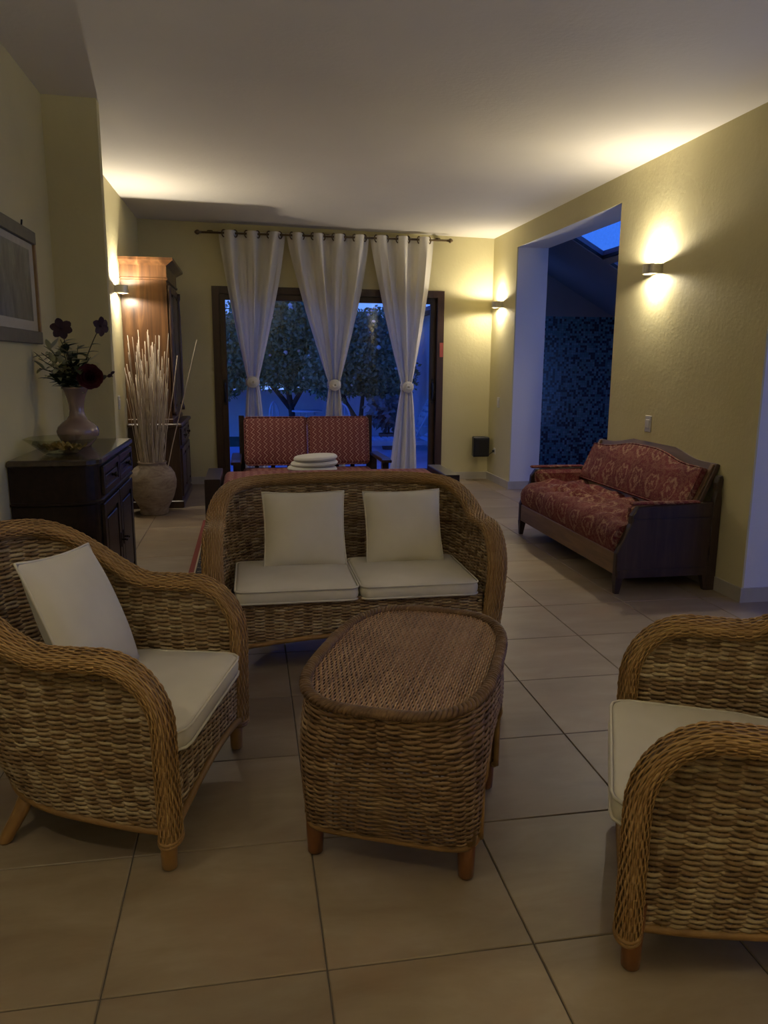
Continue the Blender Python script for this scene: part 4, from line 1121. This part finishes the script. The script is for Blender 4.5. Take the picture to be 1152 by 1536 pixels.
# ------------------------------------------------------------------ tall cabinet
CB = thing('tall_cabinet', 'tall two-part walnut cabinet with cornice against the left wall', 'cabinet', (0, 0, 0))
CX0, CX1, CY0, CY1 = -1.095, -.64, 7.31, 8.36
MB().box(CX0, CX1, CY0, CY1, .06, .75).build('base_body', 'walnutdark', CB)
MB().box(CX0, CX1+.018, CY0-.018, CY1+.01, 0, .07, .008).build('plinth', 'walnutdark', CB)
MB().box(CX0, CX1+.03, CY0-.03, CY1+.02, .75, .79, .01).build('base_top', 'walnutdark', CB)
ux = -.70
MB().box(CX0, ux, CY0+.035, CY1-.035, .79, 2.06).build('upper_body', 'walnut', CB)
MB().box(CX0, ux+.012, CY0+.022, CY1-.022, .79, .83, .005).build('upper_plinth', 'walnut', CB)
MB().box(CX0, ux+.015, CY0+.02, CY1-.02, 2.06, 2.085, .006).build('frieze_moulding', 'walnut', CB)
MB().box(CX0, ux+.005, CY0+.03, CY1-.03, 2.085, 2.19).build('frieze', 'walnut', CB)
MB().loft([[(CX0, CY0+.03-d, z), (ux+.005+d, CY0+.03-d, z), (ux+.005+d, CY1-.03+d, z), (CX0, CY1-.03+d, z)] for d, z in ((0, 2.185), (.015, 2.195), (.03, 2.205), (.055, 2.222), (.062, 2.226), (.062, 2.25))], True, True, False).build('cornice', 'walnut', CB)
yc = (CY0+CY1)/2
for a, b in ((CY0+.09, yc-.004), (yc+.004, CY1-.09)):
    panel_front(CB, 'upper_door', ux, a, b, .86, 2.03, 'walnutdark', .06)
    panel_front(CB, 'lower_door', CX1, a-.03 if a < yc else a, b if a < yc else b+.03, .10, .55, 'walnutdark', .055)
    d = panel_front(CB, 'drawer', CX1, a-.03 if a < yc else a, b if a < yc else b+.03, .58, .735, 'walnutdark', .03)
    MB().lathe([(0, 0), (.008, 0), (.006, .014), (.016, .024), (0, .032)], 12).build('knob', 'iron', d, (CX1+.014, (a+b)/2, .658), (0, PI/2, 0))
for y in (CY0+.062, CY1-.062):
    MB().lathe([(.022, 0), (.022, .04), (.014, .06), (.019, .2), (.021, .6), (.018, .95), (.013, 1.08), (.022, 1.11), (.022, 1.16)], 16, (0, 0, 0), True).build('column', 'walnutdark', CB, (ux+.018, y, .86))

# ------------------------------------------------------------------ clay jar with reeds
JR = thing('clay_jar', 'big rustic clay jar on the floor holding dry reeds', 'jar', (-.865, 7.06, 0))
MB().lathe([(0, 0), (.115, 0), (.125, .012), (.122, .04), (.135, .07), (.175, .15), (.200, .24), (.205, .30), (.192, .365), (.160, .415), (.125, .44), (.118, .452), (.128, .468), (.124, .474), (.105, .462), (.100, .44), (.10, .38), (.10, .05), (0, .04)], 40).build('body', 'jar', JR)
rr = random.Random(21)
def reed(base, tip, r, label, seed):
    q = random.Random(seed); b, t_ = Vector(base), Vector(tip); pts = []
    for k in range(9):
        f = k/8; p = b.lerp(t_, f); j = .012*math.sin(PI*f); pts.append((p.x-b.x+q.uniform(-j, j), p.y-b.y+q.uniform(-j, j), p.z-b.z))
    o = MB().tube(pts, [r*(1-.45*k/8) for k in range(9)], 5).build('dry_reed', 'reed', None, base)
    return tag(o, label, 'reed', 'dry reeds in the clay jar')
LABR = 'thin pale dry reed standing in the big clay jar'
for k in range(120):
    a = rr.uniform(0, 2*PI); r0 = .07*math.sqrt(rr.random()); sp = rr.uniform(.3, 1.0)
    h = rr.uniform(1.15, 1.62) if k % 4 else rr.uniform(1.0, 1.3)
    tx_ = -.865+.0+.20*sp*math.cos(a)+.01; ty_ = 7.03+.13*sp*math.sin(a)
    if ty_ > 7.24: ty_ = 7.24
    reed((-.865+r0*math.cos(a), 7.06+r0*math.sin(a), .06), (max(tx_, -1.06), ty_, h), rr.uniform(.0035, .0055), LABR, k)
reed((-.83, 7.04, .06), (-.43, 6.98, 1.535), .005, 'long single reed leaning far right out of the clay jar', 201)
reed((-.83, 7.05, .06), (-.60, 7.0, 1.40), .0055, 'second reed leaning to the right out of the clay jar', 202)

# ------------------------------------------------------------------ outdoors: terrace, garden wall, trees, furniture
GZ = -.08
struct(MB().box(-12, 16, YB+.12, 40, GZ-.2, GZ), 'ground_terrace', 'patio')
lw_ = MB().box(-6, -.05, 13.4, 15.1, GZ, GZ+.012).build('lawn', 'lawn'); tag(lw_, 'strip of lawn by the garden wall', 'lawn', kind='stuff')
GWm = MB(); n = 24
tops = [.86+.03*math.sin(k*1.3)-.16*sstep(6, 11, k*.6) for k in range(n+1)]
GWm.box(-8, 9, 15.2, 15.45, GZ, .82)
GW = GWm.build('garden_wall', 'render'); tag(GW, 'long white garden wall behind the terrace', 'wall')
SW = MB().box(3.05, 3.30, 9.85, 15.2, GZ, 2.15).build('side_garden_wall', 'render'); tag(SW, 'white wall along the right side of the terrace', 'wall')
EV = MB().prism([(2.75, 2.15), (3.5, 2.15), (3.5, 2.30), (3.1, 2.32)], 1, 9.85, 15.3).build('roof_eave', 'rooftile'); tag(EV, 'dark eave on top of the right terrace wall', 'eave')
def tree(label, base, trunk, blobs, nleaf, mat, seed, fruit=0, size=.09, name='garden_tree'):
    q = np.random.RandomState(seed); t = thing(name, label, 'tree', base)
    tm = MB()
    for pts, r0, r1 in trunk:
        tm.tube(pts, [r0+(r1-r0)*k/(len(pts)-1) for k in range(len(pts))], 7)
    tm.build('trunk', 'bark', t)
    vols = np.array([b[3]*b[4]*b[5] for b in blobs]); cnt = (nleaf*vols/vols.sum()).astype(int)
    V = []; F = []
    for b, c in zip(blobs, cnt):
        d = q.normal(size=(c, 3)); d /= np.linalg.norm(d, axis=1, keepdims=True)
        r = q.uniform(.55, 1.05, (c, 1)); p = np.array(b[:3])+d*r*np.array(b[3:6])
        ax_ = q.normal(size=(c, 3))+np.array([0, 0, -.3]); ax_ /= np.linalg.norm(ax_, axis=1, keepdims=True)
        up_ = q.normal(size=(c, 3)); sd = np.cross(ax_, up_); sd /= np.linalg.norm(sd, axis=1, keepdims=True)
        L = size*q.uniform(.6, 1.2, (c, 1)); w = L*.3
        o = len(V)*4 if False else sum(len(x) for x in V)
        quad = np.stack([p, p+ax_*L*.5+sd*w, p+ax_*L, p+ax_*L*.5-sd*w], 1).reshape(-1, 3)
        V.append(quad); F.append(o+np.arange(c*4).reshape(c, 4))
    tag(np_mesh('foliage', np.concatenate(V), np.concatenate(F), mat, t, None, False), kind='stuff')
    if fruit:
        fm = MB()
        for k in range(fruit):
            b = blobs[q.randint(len(blobs))]; d = q.normal(size=3); d[1] = -abs(d[1]); d /= np.linalg.norm(d); p = np.array(b[:3])+d*np.array(b[3:6])*1.0; r = q.uniform(.02, .045)
            fm.lathe([(0, -r), (r*.8, -r*.5), (r, 0), (r*.8, r*.5), (0, r)], 7, tuple(p))
        tag(fm.build('blossom', 'fruit', t), kind='stuff')
    return t
tree('tall dense green tree behind the left door pane', (.75, 14.2, GZ), [([(0, 0, 0), (.02, 0, .5), (-.05, 0, 1.0), (-.1, 0, 1.9)], .07, .04), ([(.0, 0, .6), (.3, 0, 1.1), (.5, 0, 1.6)], .05, .02), ([(0, 0, .6), (-.4, 0, 1.1), (-.7, 0, 1.5)], .05, .02)],
     [(-.1, 0, 2.0, 1.0, .6, .62), (-.7, .1, 1.55, .75, .55, .60), (.55, 0, 1.55, .7, .5, .62), (-.1, .1, 2.55, .65, .5, .45), (-.55, .1, 2.25, .6, .5, .5), (0, -.1, 1.35, .8, .5, .45), (-1.0, .2, 1.3, .45, .4, .4)], 26000, 'leafA', 3, 30, .085)
tree('round olive green tree with a forked trunk behind the right door pane', (1.90, 13.3, GZ), [([(0, 0, 0), (0, 0, .35), (-.25, 0, .75), (-.4, 0, 1.2)], .06, .03), ([(0, 0, .3), (.25, 0, .62), (.5, 0, .95)], .045, .02), ([(0, 0, .35), (.05, 0, .9), (.1, 0, 1.5)], .045, .02)],
     [(0, 0, 1.55, .85, .55, .65), (-.45, 0, 1.25, .55, .45, .45), (.45, 0, 1.25, .55, .45, .5), (.25, .1, 1.95, .55, .4, .40), (.45, .1, 1.65, .45, .4, .5)], 24000, 'leafB', 4, 40, .08)
tree('dark green tree at the far left seen through the sliding door', (-1.1, 14.4, GZ), [([(0, 0, 0), (0, 0, .7), (.05, 0, 1.4)], .07, .04)],
     [(0, 0, 1.6, .8, .5, .75), (.5, 0, 1.2, .6, .5, .5), (-.5, 0, 1.9, .7, .5, .6), (.45, .1, 1.75, .55, .4, .5)], 16000, 'leafA', 5, 8, .085)
tree('tall tree beyond the garden wall between the two nearer trees', (1.6, 17.0, GZ), [([(0, 0, 0), (0, 0, 1.2), (.05, 0, 2.0)], .09, .05)],
     [(0, 0, 1.7, 1.1, .6, .9), (.9, 0, 1.7, .9, .6, .75), (-.8, 0, 2.0, .8, .6, .9), (1.6, 0, 1.6, .9, .6, .8), (1.9, 0, 2.3, .18, .18, .3)], 22000, 'leafA', 6, 0, .10)
tree('pale leafy shrub in a clay pot on the terrace', (2.30, 12.7, GZ+.24), [([(0, 0, 0), (0, 0, .2), (.03, 0, .45)], .02, .01)],
     [(0, 0, .38, .30, .25, .25), (-.18, 0, .48, .2, .2, .16), (.2, 0, .5, .18, .18, .16)], 420, 'leafC', 7, 0, .17, 'potted_shrub')
PT = MB().lathe([(0, 0), (.10, 0), (.15, .22), (.17, .23), (.17, .27), (.14, .27), (.13, .22), (0, .21)], 20).build('clay_pot', 'pot', None, (2.30, 12.7, GZ)); tag(PT, 'clay pot under the pale shrub on the terrace', 'pot')
# metal bistro set
bt = thing('garden_table', 'round white metal garden table on the terrace', 'table', (.98, 13.3, GZ))
MB().lathe([(0, .60), (.26, .60), (.26, .62), (0, .62)], 28).build('table_top', 'gardenwhite', bt)
for k in range(3):
    a = 2*PI*k/3+.4; MB().tube([(.20*math.cos(a), .20*math.sin(a), 0), (.08*math.cos(a), .08*math.sin(a), .3), (.16*math.cos(a), .16*math.sin(a), .6)], .012, 6).build('leg', 'gardenwhite', bt)
def bistro(x, y, rz, label):
    t = thing('garden_chair', label, 'chair', (x, y, GZ), rz, 'white metal garden chairs')
    MB().lathe([(0, .40), (.19, .40), (.19, .42), (0, .42)], 24).build('seat', 'gardenwhite', t)
    for a in (.8, 2.34, 3.94, 5.5): MB().tube([(.17*math.cos(a), .17*math.sin(a), .41), (.20*math.cos(a), .20*math.sin(a), 0)], .010, 6).build('leg', 'gardenwhite', t)
    MB().tube([(-.17, .06, .41)]+[(-.19*math.cos(q), .20, .50+.26*math.sin(q)) for q in np.linspace(0, PI, 14)]+[(.17, .06, .41)], .013, 6).build('backrest', 'gardenwhite', t)
    MB().tube([(-.10, .18, .43), (-.06, .2, .72)], .008, 5).tube([(.10, .18, .43), (.06, .2, .72)], .008, 5).build('back_bars', 'gardenwhite', t)
bistro(.60, 13.3, 1.1, 'white metal garden chair left of the garden table'); bistro(1.36, 12.6, -.9, 'white metal garden chair right of the garden table')
LG = thing('sun_lounger', 'white slatted sun lounger on the terrace behind the door', 'lounger', (2.02, 11.35, GZ))
for y in (-.30, .30): MB().box(-.95, .95, y-.02, y+.02, .24, .30, .004).build('side_rail', 'gardenwhite', LG)
for k in range(13): MB().box(-.92+k*.1, -.85+k*.1, -.28, .28, .30, .315).build('slat', 'gardenwhite', LG)
for x in (-.8, .8):
    for y in (-.28, .28): MB().box(x-.025, x+.025, y-.02, y+.02, 0, .25).build('leg', 'gardenwhite', LG)
bk = MB()
for k in range(6): bk.box(.42+k*.09, .48+k*.09, -.28, .28, 0, .015)
bo = bk.build('raised_back', 'gardenwhite', LG, (.0, 0, .30)); bo.location = (.22, 0, .06); bo.rotation_euler = (0, -.55, 0)
LC = thing('folding_garden_chair', 'white folding garden chair leaning near the right terrace wall', 'chair', (2.72, 12.3, GZ))
for y in (-.22, .22):
    MB().tube([(-.22, y, 0), (.22, y, .85)], .016, 6).build('leg', 'gardenwhite', LC); MB().tube([(.25, y*.9, 0), (-.12, y*.9, .42)], .016, 6).build('leg', 'gardenwhite', LC)
for k in range(5): MB().box(-.12+k*.075, -.06+k*.075, -.22, .22, .41, .425).build('seat_slat', 'gardenwhite', LC)
for k in range(4):
    z = .50+k*.09; MB().box(-.22+z*.518-.01, -.22+z*.518+.01, -.22, .22, z, z+.06).build('back_slat', 'gardenwhite', LC)
